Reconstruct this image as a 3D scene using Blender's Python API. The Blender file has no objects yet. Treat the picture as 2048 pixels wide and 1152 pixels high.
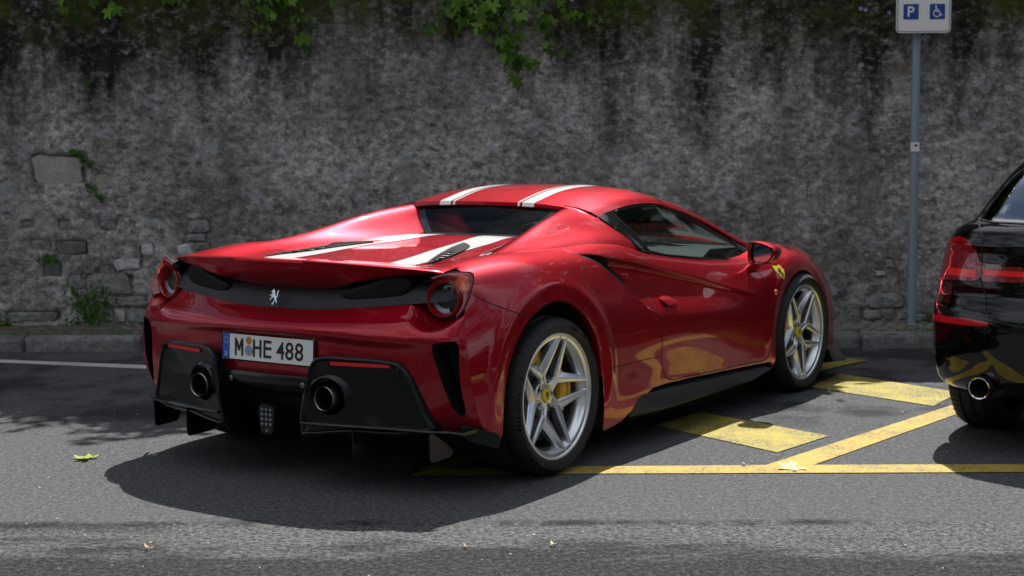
import bpy, bmesh, math, random
import numpy as np
from mathutils import Vector, Matrix
from mathutils.bvhtree import BVHTree
random.seed(7); rng = np.random.default_rng(7)
S = bpy.context.scene
COL = S.collection
R = math.radians
CAR_YAW = R(56.96)

# ---------------------------------------------------------------- camera
cam_d = bpy.data.cameras.new('camera'); cam = bpy.data.objects.new('camera', cam_d); COL.objects.link(cam)
S.camera = cam
cam.location = (0.756, -7.327, 1.4736)
def look(yaw, pitch, roll):
    f = Vector((math.cos(pitch)*math.cos(yaw), math.cos(pitch)*math.sin(yaw), math.sin(pitch)))
    r = Vector((math.sin(yaw), -math.cos(yaw), 0)); u = r.cross(f)
    c, s = math.cos(roll), math.sin(roll)
    r2 = c*r + s*u; u2 = -s*r + c*u
    return Matrix((r2, u2, -f)).transposed().to_euler()
cam.rotation_euler = look(0.5973+CAR_YAW, -0.0964, -0.0071)
cam_d.sensor_width = 36; cam_d.lens = 56.04
cam_d.clip_start = .1; cam_d.clip_end = 900
cam_d.dof.use_dof = True; cam_d.dof.focus_distance = 6.35; cam_d.dof.aperture_fstop = 4.5

# ---------------------------------------------------------------- light
SUN = Vector((.1127, .543, .83)).normalized()
elev = math.asin(SUN.z); azim = math.atan2(SUN.x, SUN.y)
world = bpy.data.worlds.new('World'); S.world = world; world.use_nodes = True
wn = world.node_tree.nodes; wl = world.node_tree.links; wn.clear()
wout = wn.new('ShaderNodeOutputWorld'); wbg = wn.new('ShaderNodeBackground')
sky = wn.new('ShaderNodeTexSky'); sky.sky_type = 'NISHITA'; sky.sun_disc = False
sky.sun_elevation = elev; sky.sun_rotation = azim; sky.air_density = 1.0; sky.dust_density = 1.2
tc = wn.new('ShaderNodeTexCoord'); sep = wn.new('ShaderNodeSeparateXYZ'); wl.new(tc.outputs['Generated'], sep.inputs[0])
# flat cloud layer: project direction on a plane above
mx = wn.new('ShaderNodeMath'); mx.operation = 'MAXIMUM'; mx.inputs[1].default_value = .06; wl.new(sep.outputs[2], mx.inputs[0])
dv = wn.new('ShaderNodeVectorMath'); dv.operation = 'DIVIDE'; wl.new(tc.outputs['Generated'], dv.inputs[0])
cmb = wn.new('ShaderNodeCombineXYZ'); wl.new(mx.outputs[0], cmb.inputs[0]); wl.new(mx.outputs[0], cmb.inputs[1]); cmb.inputs[2].default_value = 1
wl.new(cmb.outputs[0], dv.inputs[1])
cn = wn.new('ShaderNodeTexNoise'); cn.inputs['Scale'].default_value = 1.1; cn.inputs['Detail'].default_value = 7; cn.inputs['Roughness'].default_value = .58
mp = wn.new('ShaderNodeMapping'); mp.inputs['Location'].default_value = (3.3, 1, 0); wl.new(dv.outputs[0], mp.inputs[0]); wl.new(mp.outputs[0], cn.inputs['Vector'])
cr = wn.new('ShaderNodeValToRGB'); cr.color_ramp.elements[0].position = .42; cr.color_ramp.elements[1].position = .57
wl.new(cn.outputs[0], cr.inputs[0])
cmx = wn.new('ShaderNodeMix'); cmx.data_type = 'RGBA'
wl.new(cr.outputs[0], cmx.inputs['Factor']); wl.new(sky.outputs[0], cmx.inputs[6]); cmx.inputs[7].default_value = (11.0, 11.4, 12.2, 1)
wl.new(cmx.outputs[2], wbg.inputs[0]); wbg.inputs[1].default_value = 0.055
wl.new(wbg.outputs[0], wout.inputs[0])
sun_d = bpy.data.lights.new('sun', 'SUN'); sun_d.energy = 5.0; sun_d.angle = R(.53); sun_d.color = (1, .975, .945)
sun = bpy.data.objects.new('sun', sun_d); COL.objects.link(sun)
sun.rotation_euler = SUN.to_track_quat('Z', 'Y').to_euler()
S.view_settings.view_transform = 'Standard'; S.view_settings.look = 'None'
S.view_settings.exposure = 0.45; S.view_settings.gamma = 1; S.view_settings.use_curve_mapping = False
S.cycles.max_bounces = 10; S.cycles.transparent_max_bounces = 12

# ---------------------------------------------------------------- helpers
def tag(o, label=None, cat=None, group=None, kind=None):
    if label: o['label'] = label
    if cat: o['category'] = cat
    if group: o['group'] = group
    if kind: o['kind'] = kind
    return o
def empty(name, loc=(0, 0, 0), rz=0):
    o = bpy.data.objects.new(name, None); COL.objects.link(o); o.location = loc; o.rotation_euler = (0, 0, rz); o.empty_display_size = .1
    return o
def mesh(name, V, F, mat=None, parent=None, smooth=True, normals=None, mats=None, mi=None, auto=None):
    me = bpy.data.meshes.new(name)
    V = np.asarray(V, dtype=float)
    me.from_pydata(V.tolist(), [], [tuple(int(i) for i in f) for f in F])
    if mats:
        for m in mats: me.materials.append(m)
        if mi is not None: me.polygons.foreach_set('material_index', np.asarray(mi, dtype=np.int32))
    elif mat: me.materials.append(mat)
    me.polygons.foreach_set('use_smooth', [smooth]*len(me.polygons))
    me.update()
    if normals is not None:
        me.normals_split_custom_set_from_vertices([tuple(n) for n in np.asarray(normals)])
    elif auto is not None:
        me.set_sharp_from_angle(angle=R(auto))
    o = bpy.data.objects.new(name, me); COL.objects.link(o)
    if parent: o.parent = parent
    return o
class MB:
    """collects primitive shapes into one mesh"""
    def __init__(s): s.V = []; s.F = []; s.M = []
    def add(s, V, F, m=0):
        n = len(s.V); s.V += [tuple(v) for v in V]; s.F += [tuple(i+n for i in f) for f in F]; s.M += [m]*len(F); return s
    def box(s, a, b, m=0, rot=None, c=None):
        x0, y0, z0 = a; x1, y1, z1 = b
        V = [(x, y, z) for x in (x0, x1) for y in (y0, y1) for z in (z0, z1)]
        if rot is not None: V = [tuple(rot @ (Vector(v)-c)+c) for v in V]
        return s.add(V, [(0, 1, 3, 2), (4, 6, 7, 5), (0, 4, 5, 1), (2, 3, 7, 6), (0, 2, 6, 4), (1, 5, 7, 3)], m)
    def prism(s, loop, d, m=0, cap=True):   # loop of 3d points, extruded by vector d
        n = len(loop); V = [tuple(p) for p in loop]+[tuple(Vector(p)+Vector(d)) for p in loop]
        F = [(i, (i+1) % n, (i+1) % n+n, i+n) for i in range(n)]
        if cap: F += [tuple(range(n))[::-1], tuple(range(n, 2*n))]
        return s.add(V, F, m)
    def loft(s, loops, m=0, closed=True, cap0=False, cap1=False):
        n = len(loops[0]); V = [p for l in loops for p in l]; F = []
        for k in range(len(loops)-1):
            for i in range(n if closed else n-1):
                j = (i+1) % n; F.append((k*n+i, k*n+j, (k+1)*n+j, (k+1)*n+i))
        if cap0: F.append(tuple(range(n))[::-1])
        if cap1: F.append(tuple(range((len(loops)-1)*n, len(loops)*n)))
        return s.add(V, F, m)
    def lathe(s, prof, axis='y', c=(0, 0, 0), n=48, m=0, closed=False):
        # prof: (a, r) pairs, a along axis, r radius
        loops = []
        for a, r in prof:
            l = []
            for k in range(n):
                t = 2*math.pi*k/n; u, v = r*math.cos(t), r*math.sin(t)
                p = {'y': (u, a, v), 'x': (a, u, v), 'z': (u, v, a)}[axis]
                l.append((p[0]+c[0], p[1]+c[1], p[2]+c[2]))
            loops.append(l)
        if closed: loops.append(loops[0])
        return s.loft(loops, m)
    def tube(s, pts, r, n=8, m=0, cap=True):
        pts = [Vector(p) for p in pts]; loops = []; up = Vector((0, 0, 1))
        rs = r if hasattr(r, '__len__') else [r]*len(pts)
        for i, p in enumerate(pts):
            d = (pts[min(i+1, len(pts)-1)]-pts[max(i-1, 0)]).normalized()
            a = d.cross(up if abs(d.dot(up)) < .95 else Vector((1, 0, 0))).normalized(); b = d.cross(a)
            loops.append([tuple(p+rs[i]*(math.cos(2*math.pi*k/n)*a+math.sin(2*math.pi*k/n)*b)) for k in range(n)])
        return s.loft(loops, m, True, cap, cap)
    def xf(s, M):
        s.V = [tuple(M @ Vector(v)) for v in s.V]; return s
    def build(s, name, mat, parent=None, smooth=True, auto=35):
        mats = mat if isinstance(mat, (list, tuple)) else [mat]
        me_o = mesh(name, s.V, s.F, None, parent, smooth, None, mats, s.M)
        me = me_o.data
        bm = bmesh.new(); bm.from_mesh(me); bmesh.ops.remove_doubles(bm, verts=bm.verts, dist=1e-5)
        bmesh.ops.recalc_face_normals(bm, faces=bm.faces); bm.to_mesh(me); bm.free()
        if smooth and auto: me.set_sharp_from_angle(angle=R(auto))
        return me_o
def bevel(o, w=.004, seg=2, ang=30):
    m = o.modifiers.new('bevel', 'BEVEL'); m.width = w; m.segments = seg; m.limit_method = 'ANGLE'; m.angle_limit = R(ang); m.harden_normals = False
    return o

# ---- materials
def nmat(name):
    m = bpy.data.materials.new(name); m.use_nodes = True; nt = m.node_tree
    b = nt.nodes['Principled BSDF']; return m, nt, b
def pm(name, col, rough=.5, metal=0, coat=0, spec=.5, emis=None, es=0, coatr=.03, bump=None):
    m, nt, b = nmat(name)
    b.inputs['Base Color'].default_value = (*col, 1); b.inputs['Roughness'].default_value = rough
    b.inputs['Metallic'].default_value = metal; b.inputs['Coat Weight'].default_value = coat; b.inputs['Coat Roughness'].default_value = coatr
    b.inputs['Specular IOR Level'].default_value = spec
    if emis: b.inputs['Emission Color'].default_value = (*emis, 1); b.inputs['Emission Strength'].default_value = es
    if bump:
        n = N(nt, 'ShaderNodeTexNoise', Scale=bump[0], Detail=4); t = nt.nodes.new('ShaderNodeTexCoord'); nt.links.new(t.outputs['Object'], n.inputs['Vector'])
        bp = N(nt, 'ShaderNodeBump', Strength=bump[1], Distance=bump[2]); nt.links.new(n.outputs[0], bp.inputs['Height']); nt.links.new(bp.outputs[0], b.inputs['Normal'])
    return m
def N(nt, typ, **kw):
    n = nt.nodes.new(typ)
    for k, v in kw.items():
        if k in n.inputs: n.inputs[k].default_value = v
        else: setattr(n, k, v)
    return n
def ramp(nt, src, stops, interp='LINEAR'):
    n = nt.nodes.new('ShaderNodeValToRGB'); n.color_ramp.interpolation = interp; e = n.color_ramp.elements
    while len(e) < len(stops): e.new(.5)
    for i, (p, c) in enumerate(stops):
        e[i].position = p; e[i].color = (c, c, c, 1) if not hasattr(c, '__len__') else (*c, 1)
    nt.links.new(src, n.inputs[0]); return n.outputs[0]
def mixc(nt, fac, a, b, mode='MIX'):
    n = nt.nodes.new('ShaderNodeMix'); n.data_type = 'RGBA'; n.blend_type = mode
    if hasattr(fac, 'links'): nt.links.new(fac, n.inputs['Factor'])
    else: n.inputs['Factor'].default_value = fac
    for v, i in ((a, 6), (b, 7)):
        if hasattr(v, 'links'): nt.links.new(v, n.inputs[i])
        else: n.inputs[i].default_value = (*v, 1)
    return n.outputs[2]
def mth(nt, op, a, b=None, c=None, clamp=False):
    n = nt.nodes.new('ShaderNodeMath'); n.operation = op; n.use_clamp = clamp
    for i, v in enumerate((a, b, c)):
        if v is None: continue
        if hasattr(v, 'links'): nt.links.new(v, n.inputs[i])
        else: n.inputs[i].default_value = v
    return n.outputs[0]
def glass(name, tint, rough=0.0, ior=1.5, extra=0.0):
    m = bpy.data.materials.new(name); m.use_nodes = True; nt = m.node_tree; nt.nodes.clear()
    out = nt.nodes.new('ShaderNodeOutputMaterial'); t = nt.nodes.new('ShaderNodeBsdfTransparent'); t.inputs[0].default_value = (*tint, 1)
    g = nt.nodes.new('ShaderNodeBsdfGlossy'); g.inputs['Roughness'].default_value = rough
    f = nt.nodes.new('ShaderNodeFresnel'); f.inputs[0].default_value = ior
    mixs = nt.nodes.new('ShaderNodeMixShader'); f2 = mth(nt, 'ADD', f.outputs[0], extra, clamp=True)
    nt.links.new(f2, mixs.inputs[0]); nt.links.new(t.outputs[0], mixs.inputs[1]); nt.links.new(g.outputs[0], mixs.inputs[2])
    nt.links.new(mixs.outputs[0], out.inputs[0]); return m
def spline(P, t, tn):
    """non-uniform Catmull-Rom along axis 0"""
    P = np.asarray(P, float); t = np.asarray(t, float); n = len(t)
    T = np.zeros_like(P); sh = (-1,)+(1,)*(P.ndim-1)
    d = (P[1:]-P[:-1])/np.diff(t).reshape(sh)
    h = np.diff(t)
    w = (h[:-1]/(h[:-1]+h[1:])).reshape(sh)
    T[1:-1] = d[:-1]*(1-w)+d[1:]*w; T[0] = d[0]; T[-1] = d[-1]
    i = np.clip(np.searchsorted(t, tn, side='right')-1, 0, n-2); hh = h[i]; u = ((tn-t[i])/hh)
    u = u.reshape(sh); hh = hh.reshape(sh)
    return ((2*u**3-3*u**2+1)*P[i]+(u**3-2*u**2+u)*hh*T[i]+(-2*u**3+3*u**2)*P[i+1]+(u**3-u**2)*hh*T[i+1])
def dense(C, tu, tv, nu, nv):
    C = np.asarray(C, float)
    a = spline(C, tu, np.linspace(tu[0], tu[-1], nu))
    b = spline(np.swapaxes(a, 0, 1), tv, np.linspace(tv[0], tv[-1], nv))
    return np.swapaxes(b, 0, 1)
def relax(P, it=6, k=.5, edges=True):
    P = P.copy()
    for _ in range(it):
        Q = P.copy()
        Q[1:-1] += k*.5*(P[:-2]+P[2:]-2*P[1:-1])
        Q2 = Q.copy(); Q2[:, 1:-1] += k*.5*(Q[:, :-2]+Q[:, 2:]-2*Q[:, 1:-1])
        P = Q2
    return P
def gfaces(nu, nv):
    i, j = np.meshgrid(np.arange(nu-1), np.arange(nv-1), indexing='ij')
    a = (i*nv+j).ravel(); return np.stack([a, a+1, a+nv+1, a+nv], 1)
def vnormals(V, F):
    n = np.cross(V[F[:, 2]]-V[F[:, 0]], V[F[:, 3]]-V[F[:, 1]])
    N_ = np.zeros_like(V)
    for k in range(4): np.add.at(N_, F[:, k], n)
    return N_/np.maximum(np.linalg.norm(N_, axis=1, keepdims=True), 1e-12)
def inpoly(p, poly):
    x, y = p[:, 0], p[:, 1]; c = np.zeros(len(p), bool); n = len(poly)
    for i in range(n):
        x0, y0 = poly[i]; x1, y1 = poly[(i+1) % n]
        k = ((y0 > y) != (y1 > y)); xi = (x1-x0)*(y-y0)/((y1-y0) or 1e-12)+x0
        c ^= k & (x < xi)
    return c
def nearest(p, poly, closed=True):
    A = np.array(poly, float); B = np.roll(A, -1, 0) if closed else A[1:]
    A = A if closed else A[:-1]; best = np.full(len(p), 1e9); out = p.copy()
    for a, b in zip(A, B):
        d = b-a; t = np.clip(((p-a)@d)/max(d@d, 1e-12), 0, 1); q = a+t[:, None]*d; e = ((p-q)**2).sum(1)
        k = e < best; best[k] = e[k]; out[k] = q[k]
    return out, np.sqrt(best)
def smooth_poly(pts, n=12, closed=True):
    P = np.array(pts, float)
    if closed: P = np.vstack([P[-2:], P, P[:3]])
    seg = np.linalg.norm(np.diff(P, axis=0), axis=1); t = np.concatenate([[0], np.cumsum(seg**.6)])
    if closed:
        tn = np.concatenate([np.linspace(t[i], t[i+1], n, endpoint=False) for i in range(2, 2+len(pts))]); return spline(P, t, tn)
    return spline(P, t, np.linspace(t[0], t[-1], n*(len(pts)-1)+1))
def subset(V, F, keep):
    F = F[keep]; u, inv = np.unique(F, return_inverse=True); return u, inv.reshape(F.shape)
def resample(pts, step=.012, closed=False):
    P = np.array(pts, float)
    if closed: P = np.vstack([P, P[:1]])
    d = np.concatenate([[0], np.cumsum(np.linalg.norm(np.diff(P, axis=0), axis=1))]); n = max(2, int(d[-1]/step)+1)
    t = np.linspace(0, d[-1], n); return np.stack([np.interp(t, d, P[:, k]) for k in range(P.shape[1])], 1)
def rrect(w, h, r, n=5):
    P = []
    for cx, cy, a0 in ((w-r, h-r, 0), (-w+r, h-r, 90), (-w+r, -h+r, 180), (w-r, -h+r, 270)):
        for k in range(n+1): a = R(a0+90*k/n); P.append((cx+r*math.cos(a), cy+r*math.sin(a)))
    return P
# ================================================================= SETTING
def tex(nt, kind='Object'): return nt.nodes.new('ShaderNodeTexCoord').outputs[kind]
def noise(nt, vec, scale, detail=4, rough=.55, dist=0):
    n = N(nt, 'ShaderNodeTexNoise', Scale=scale, Detail=detail, Roughness=rough, Distortion=dist); nt.links.new(vec, n.inputs['Vector']); return n.outputs[0]
def voro(nt, vec, scale, feature='F1', out=0):
    n = nt.nodes.new('ShaderNodeTexVoronoi'); n.feature = feature; n.inputs['Scale'].default_value = scale; nt.links.new(vec, n.inputs['Vector']); return n.outputs[out]
def scale_vec(nt, vec, s):
    m = nt.nodes.new('ShaderNodeMapping'); m.inputs['Scale'].default_value = s; nt.links.new(vec, m.inputs['Vector']); return m.outputs[0]
def bump(nt, b, h, strength, dist):
    n = N(nt, 'ShaderNodeBump', Strength=strength, Distance=dist); nt.links.new(h, n.inputs['Height']); nt.links.new(n.outputs[0], b.inputs['Normal'])
def asphalt_mat():
    m, nt, b = nmat('asphalt'); v = tex(nt); sp = nt.nodes.new('ShaderNodeSeparateXYZ'); nt.links.new(v, sp.inputs[0])
    fine = noise(nt, v, 260, 2, .6); grain = voro(nt, v, 170); mid = noise(nt, v, 30, 5, .6); big = noise(nt, v, 1.3, 5, .6)
    st = noise(nt, scale_vec(nt, v, (1, 3, 1)), 2.2, 6, .65)
    spk = voro(nt, v, 95, 'F1', 1)
    seph = nt.nodes.new('ShaderNodeSeparateColor'); nt.links.new(spk, seph.inputs[0])
    g2 = noise(nt, v, 62, 5, .9); base = mixc(nt, ramp(nt, g2, [(.40, 0), (.60, 1)]), (.018, .0185, .020), (.195, .196, .199)); base = mixc(nt, ramp(nt, fine, [(.30, .5), (.50, 0)]), base, (.030, .030, .032))
    base = mixc(nt, ramp(nt, mid, [(.40, .42), (.60, 0)]), base, (.035, .035, .037)); base = mixc(nt, ramp(nt, noise(nt, v, 24, 4, .8), [(.50, 0), (.62, .4)]), base, (.150, .150, .152))
    base = mixc(nt, mth(nt, 'MULTIPLY', ramp(nt, seph.outputs[0], [(.955, 0), (.975, .8)]), ramp(nt, grain, [(.25, .9), (.5, 0)])), base, (.34, .33, .31))
    base = mixc(nt, ramp(nt, big, [(.35, 0), (.75, .45)]), base, (.090, .091, .093))
    # tarry repairs, near edge of the road and by the kerb on the left
    edge = mth(nt, 'ADD', sp.outputs[1], mth(nt, 'MULTIPLY', noise(nt, v, 4.5, 8, .78), .15))
    old = ramp(nt, mth(nt, 'MULTIPLY_ADD', edge, -1.0, -1.31+.05), [(0, 0), (.05, 1)])     # Y < -1.33 : coarser, older surface
    g3 = noise(nt, v, 44, 6, .9); coarse = mixc(nt, ramp(nt, g3, [(.41, 0), (.59, 1)]), (.008, .008, .009), (.180, .179, .178))
    coarse = mixc(nt, ramp(nt, seph.outputs[1], [(.955, 0), (.975, .6)]), coarse, (.24, .21, .18))
    wob = mth(nt, 'MULTIPLY', mth(nt, 'SUBTRACT', noise(nt, scale_vec(nt, v, (.8, 1.9, 1)), 1.9, 7, .72), .5), 2.4)
    near_ = mth(nt, 'MULTIPLY_ADD', mth(nt, 'ADD', sp.outputs[1], mth(nt, 'MULTIPLY', wob, .7)), -4.0, -6.55)       # worn-in dark tar towards the near edge
    left_ = mth(nt, 'MULTIPLY', mth(nt, 'MULTIPLY_ADD', mth(nt, 'ADD', sp.outputs[0], mth(nt, 'MULTIPLY', wob, 1.2)), -2.5, -1.0, clamp=True), mth(nt, 'MULTIPLY_ADD', mth(nt, 'ADD', sp.outputs[1], mth(nt, 'MULTIPLY', wob, .25)), 6, 9.4, clamp=True))
    dk = mth(nt, 'MAXIMUM', mth(nt, 'MULTIPLY', near_, 1.0, clamp=True), left_)
    dk = mth(nt, 'MULTIPLY', dk, ramp(nt, g3, [(.40, 1), (.70, .65)]))
    coarse = mixc(nt, dk, coarse, mixc(nt, ramp(nt, g3, [(.45, 0), (.66, 1)]), (.006, .006, .007), (.060, .060, .061)))
    base = mixc(nt, mth(nt, 'MULTIPLY', old, .95), base, coarse)
    ln = mth(nt, 'ABSOLUTE', mth(nt, 'ADD', edge, 1.30)); seam = ramp(nt, ln, [(.018, 1), (.060, 0)])
    seam = mth(nt, 'MULTIPLY', seam, ramp(nt, noise(nt, scale_vec(nt, v, (1, .4, 1)), 1.6, 6, .75), [(.47, .0), (.58, .9)]))
    base = mixc(nt, mth(nt, 'MULTIPLY', seam, .92), base, (.006, .006, .007))
    lk = ramp(nt, mth(nt, 'ADD', sp.outputs[1], mth(nt, 'MULTIPLY', sp.outputs[0], .28)), [(.28, 0), (.55, 1)]) if False else None
    damp = mth(nt, 'MULTIPLY', ramp(nt, noise(nt, v, 1.7, 6, .6), [(.46, 0), (.58, .75)]), ramp(nt, mth(nt, 'MULTIPLY', sp.outputs[1], .2), [(.08, 0), (.2, 1)]))
    base = mixc(nt, damp, base, (.018, .018, .020))
    nt.links.new(base, b.inputs['Base Color']); b.inputs['Roughness'].default_value = .88; b.inputs['Specular IOR Level'].default_value = .15
    h = mth(nt, 'ADD', mth(nt, 'MULTIPLY', grain, .6), mth(nt, 'MULTIPLY', fine, .8)); h = mth(nt, 'ADD', h, mth(nt, 'MULTIPLY', mth(nt, 'MULTIPLY', old, voro(nt, v, 70)), 1.3))
    bump(nt, b, h, .8, .004); return m
M_ASPH = asphalt_mat()
tag(mesh('road', [(-150, -150, 0), (150, -150, 0), (150, 3.56, 0), (-150, 3.56, 0)], [(0, 1, 2, 3)], M_ASPH, smooth=False), kind='structure')
def line_mat(name, col, wear=.5):
    m, nt, b = nmat(name); v = tex(nt)
    w = mth(nt, 'MULTIPLY', ramp(nt, noise(nt, v, 70, 6, .88), [(.42, 1), (.56, 0)]), ramp(nt, noise(nt, v, 4, 5, .65), [(.38, .22), (.62, .9)]))
    c = mixc(nt, ramp(nt, noise(nt, v, 9, 5, .65), [(.35, 0), (.75, .5)]), col, tuple(k*.50 for k in col))
    nt.links.new(mixc(nt, mth(nt, 'MULTIPLY', w, wear), c, (.06, .058, .055)), b.inputs['Base Color']); b.inputs['Roughness'].default_value = .75
    bump(nt, b, noise(nt, v, 260, 2, .6), .6, .003); return m
M_YL = line_mat('yellow_road_paint', (.58, .415, .060), 1.1); M_YL2 = line_mat('worn_yellow_paint', (.50, .395, .045), 1.4); M_WL = line_mat('white_road_paint', (.62, .62, .62), .6); M_GL = line_mat('blackened_road_paint', (.09, .09, .088), .3)
def marking(name, pts, mat, z=.004):
    o = MB().add([(x, y, z) for x, y in pts], [tuple(range(len(pts)))]).build(name, mat, None, smooth=False); tag(o, kind='structure'); return o
marking('yellow_line', [(.17, -.540), (.95, -.512), (14, -.475), (14, -.325), (1.75, -.342), (.95, -.362), (.24, -.40)], M_YL)
marking('yellow_line', [(1.734, -.3415), (1.945, -.3415), (2.86, .872), (4.62, 3.2), (4.36, 3.08), (2.92, 1.17)], M_YL)
marking('yellow_line', [(.20, -.404), (.36, -.398), (2.60, 2.62), (2.835, 2.885), (2.73, 2.97), (2.40, 2.60)], M_YL2, .008)
marking('yellow_hatch', [(1.308, .63), (1.572, 1.016), (2.131, .336), (1.824, -.062)], M_YL2)
marking('yellow_hatch', [(2.287, 1.833), (2.555, 2.346), (3.09, 1.62), (2.84, 1.175)], M_YL2)
marking('yellow_hatch', [(.60, -.20), (.80, .10), (1.12, -.29), (.95, -.34), (.74, -.34)], M_YL2) if False else None
marking('white_line', [(-9, 4.7), (-9, 4.55), (-2.82, 2.967), (-1.77, 2.66), (.4, 2.08), (.4, 2.22), (-1.80, 2.82), (-2.87, 3.108)], M_WL) if False else marking('white_line', [(-4.2, 3.46), (-4.2, 3.32), (-2.82, 2.967), (-1.77, 2.66), (.2, 2.11), (.2, 2.26), (-1.80, 2.82), (-2.87, 3.108)], M_WL)
marking('faded_line', [(.040, -.52), (.160, -.54), (.172, -.02), (.20, .10), (.085, .13), (.062, -.05)], M_GL, .0045)
# kerb of rough granite blocks
def granite(name, c0, c1, bs=.8):
    m, nt, b = nmat(name); v = tex(nt)
    c = mixc(nt, ramp(nt, noise(nt, v, 14, 6, .7), [(.35, 0), (.7, 1)]), c0, c1)
    c = mixc(nt, ramp(nt, noise(nt, v, 130, 2, .6), [(.55, 0), (.7, .6)]), c, tuple(min(1, k*1.8) for k in c1))
    c = mixc(nt, ramp(nt, noise(nt, v, 2.5, 4, .6), [(.5, 0), (.75, .5)]), c, (c0[0]*.6, c0[1]*.65, c0[2]*.45))
    nt.links.new(c, b.inputs['Base Color']); b.inputs['Roughness'].default_value = .85; bump(nt, b, noise(nt, v, 40, 6, .7), bs, .015); return m
M_KERB = granite('kerb_granite', (.11, .115, .11), (.27, .275, .265))
M_SOIL = granite('verge_soil', (.075, .063, .053), (.16, .135, .115))
M_COB = granite('cobble_stone', (.12, .105, .096), (.27, .24, .225))
M_STONE = granite('wall_stone', (.13, .132, .126), (.38, .385, .375), 1.0); M_STONE2 = granite('dark_wall_stone', (.11, .11, .10), (.25, .245, .23), .9); M_STONE3 = granite('pale_wall_stone', (.36, .36, .35), (.62, .62, .61), .7)
kerb = empty('kerb', (0, 3.5, 0)); tag(kerb, kind='structure')
def rough_block(x0, x1, y0, y1, z0, z1, amp=.006, n=(10, 3, 3), seed=0, top_light=False):
    r = random.Random(seed); bm = bmesh.new(); bmesh.ops.create_cube(bm, size=1)
    for v in bm.verts: v.co = Vector((x0+(v.co.x+.5)*(x1-x0), y0+(v.co.y+.5)*(y1-y0), z0+(v.co.z+.5)*(z1-z0)))
    bmesh.ops.bevel(bm, geom=list(bm.edges), offset=.010, segments=2, affect='EDGES')
    ed = [e for e in bm.edges if abs(e.verts[0].co.x-e.verts[1].co.x) > (x1-x0)*.6]
    bmesh.ops.subdivide_edges(bm, edges=ed, cuts=n[0], use_grid_fill=True)
    ed = [e for e in bm.edges if abs(e.verts[0].co.z-e.verts[1].co.z) > (z1-z0)*.5]; bmesh.ops.subdivide_edges(bm, edges=ed, cuts=n[2], use_grid_fill=True)
    for v in bm.verts: v.co += Vector((r.uniform(-.3, .3), r.uniform(-1, .6), r.uniform(-.5, .4)))*amp
    return bm
def bm_obj(bm, name, mat, parent, smooth=True):
    me = bpy.data.meshes.new(name); bm.to_mesh(me); bm.free(); me.materials.append(mat); me.polygons.foreach_set('use_smooth', [smooth]*len(me.polygons))
    o = bpy.data.objects.new(name, me); COL.objects.link(o)
    if parent: o.parent = parent
    return o
x = -2.84-.82*4; k = 0; joints = []
while x < 7: joints.append(x); x += .821
for i in range(len(joints)-1):
    a, b_ = joints[i], joints[i+1]
    if -1.2 < a < 1.9 and False: continue
    bm_obj(rough_block(a+.007, b_-.007, 0, .145, -.03, .105+random.uniform(-.004, .004), .006, (9, 3, 3), i), 'kerb_stone', M_KERB, kerb)
tag(bm_obj(rough_block(-60, joints[0]-.01, 3.5, 3.645, -.03, .105, .001, (2, 1, 1), 1), 'kerb', M_KERB, None), kind='structure')
tag(bm_obj(rough_block(joints[-1]+.01, 60, 3.5, 3.645, -.03, .105, .001, (2, 1, 1), 1), 'kerb', M_KERB, None), kind='structure')
# verge between kerb and wall
def fbm2(nx, ny, beta=1.6, seed=0, aspect=1.0):
    g = np.random.default_rng(seed); f = np.fft.rfft2(g.standard_normal((nx, ny)))
    kx = np.fft.fftfreq(nx)[:, None]*nx*aspect; ky = np.fft.rfftfreq(ny)[None]*ny; k = np.sqrt(kx**2*(ny/nx)**2*1.0+ky**2); k[0, 0] = 1
    f = f/k**beta; f[0, 0] = 0; r = np.fft.irfft2(f, s=(nx, ny)); return r/r.std()
nx, ny = 300, 18; H0 = fbm2(nx, ny, .8, 3); V = [( -5+11*i/(nx-1), 3.635+.60*j/(ny-1), .088+.006*H0[i, j]+.015*j/(ny-1)) for i in range(nx) for j in range(ny)]
verge = mesh('verge', V, gfaces(nx, ny), M_SOIL); tag(verge, kind='structure')
tag(mesh('verge_far', [(-60, 3.64, .085), (-5, 3.64, .085), (-5, 4.3, .085), (-60, 4.3, .085), (6, 3.64, .085), (60, 3.64, .085), (60, 4.3, .085), (6, 4.3, .085)], [(0, 1, 2, 3), (4, 5, 6, 7)], M_SOIL, smooth=False), kind='structure')
cob = []
for k in range(3):
    r = random.Random(k); bm = bmesh.new(); bmesh.ops.create_cube(bm, size=1)
    for v in bm.verts: v.co = Vector((v.co.x*.092, v.co.y*.088, v.co.z*.05))
    bmesh.ops.bevel(bm, geom=list(bm.edges), offset=.014, segments=2, affect='EDGES')
    for v in bm.verts: v.co += Vector((r.uniform(-1, 1), r.uniform(-1, 1), r.uniform(-.6, .6)))*.004
    me = bpy.data.meshes.new('cobble'); bm.to_mesh(me); bm.free(); me.materials.append(M_COB); me.polygons.foreach_set('use_smooth', [True]*len(me.polygons)); cob.append(me)
def cobbles(xa, xb, sink):
    x = xa; i = 0
    while x < xb:
        for j in range(5):
            if random.random() < sink*.5: continue
            o = bpy.data.objects.new('cobble', cob[random.randrange(3)]); COL.objects.link(o); o.parent = verge
            o.location = (x+(.05 if j % 2 else 0)+random.uniform(-.006, .006), 3.70+j*.098+random.uniform(-.005, .005), .075+.003*j+random.uniform(-.004, .006)-sink*.012)
            o.rotation_euler = (random.uniform(-.05, .05), random.uniform(-.05, .05), random.uniform(-.12, .12)); o.scale = (random.uniform(.92, 1.05), random.uniform(.9, 1.05), 1)
        x += .101; i += 1
cobbles(2.35, 4.7, .1); cobbles(-3.6, -1.55, .9)
mb = MB()
x = -1.5
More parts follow.
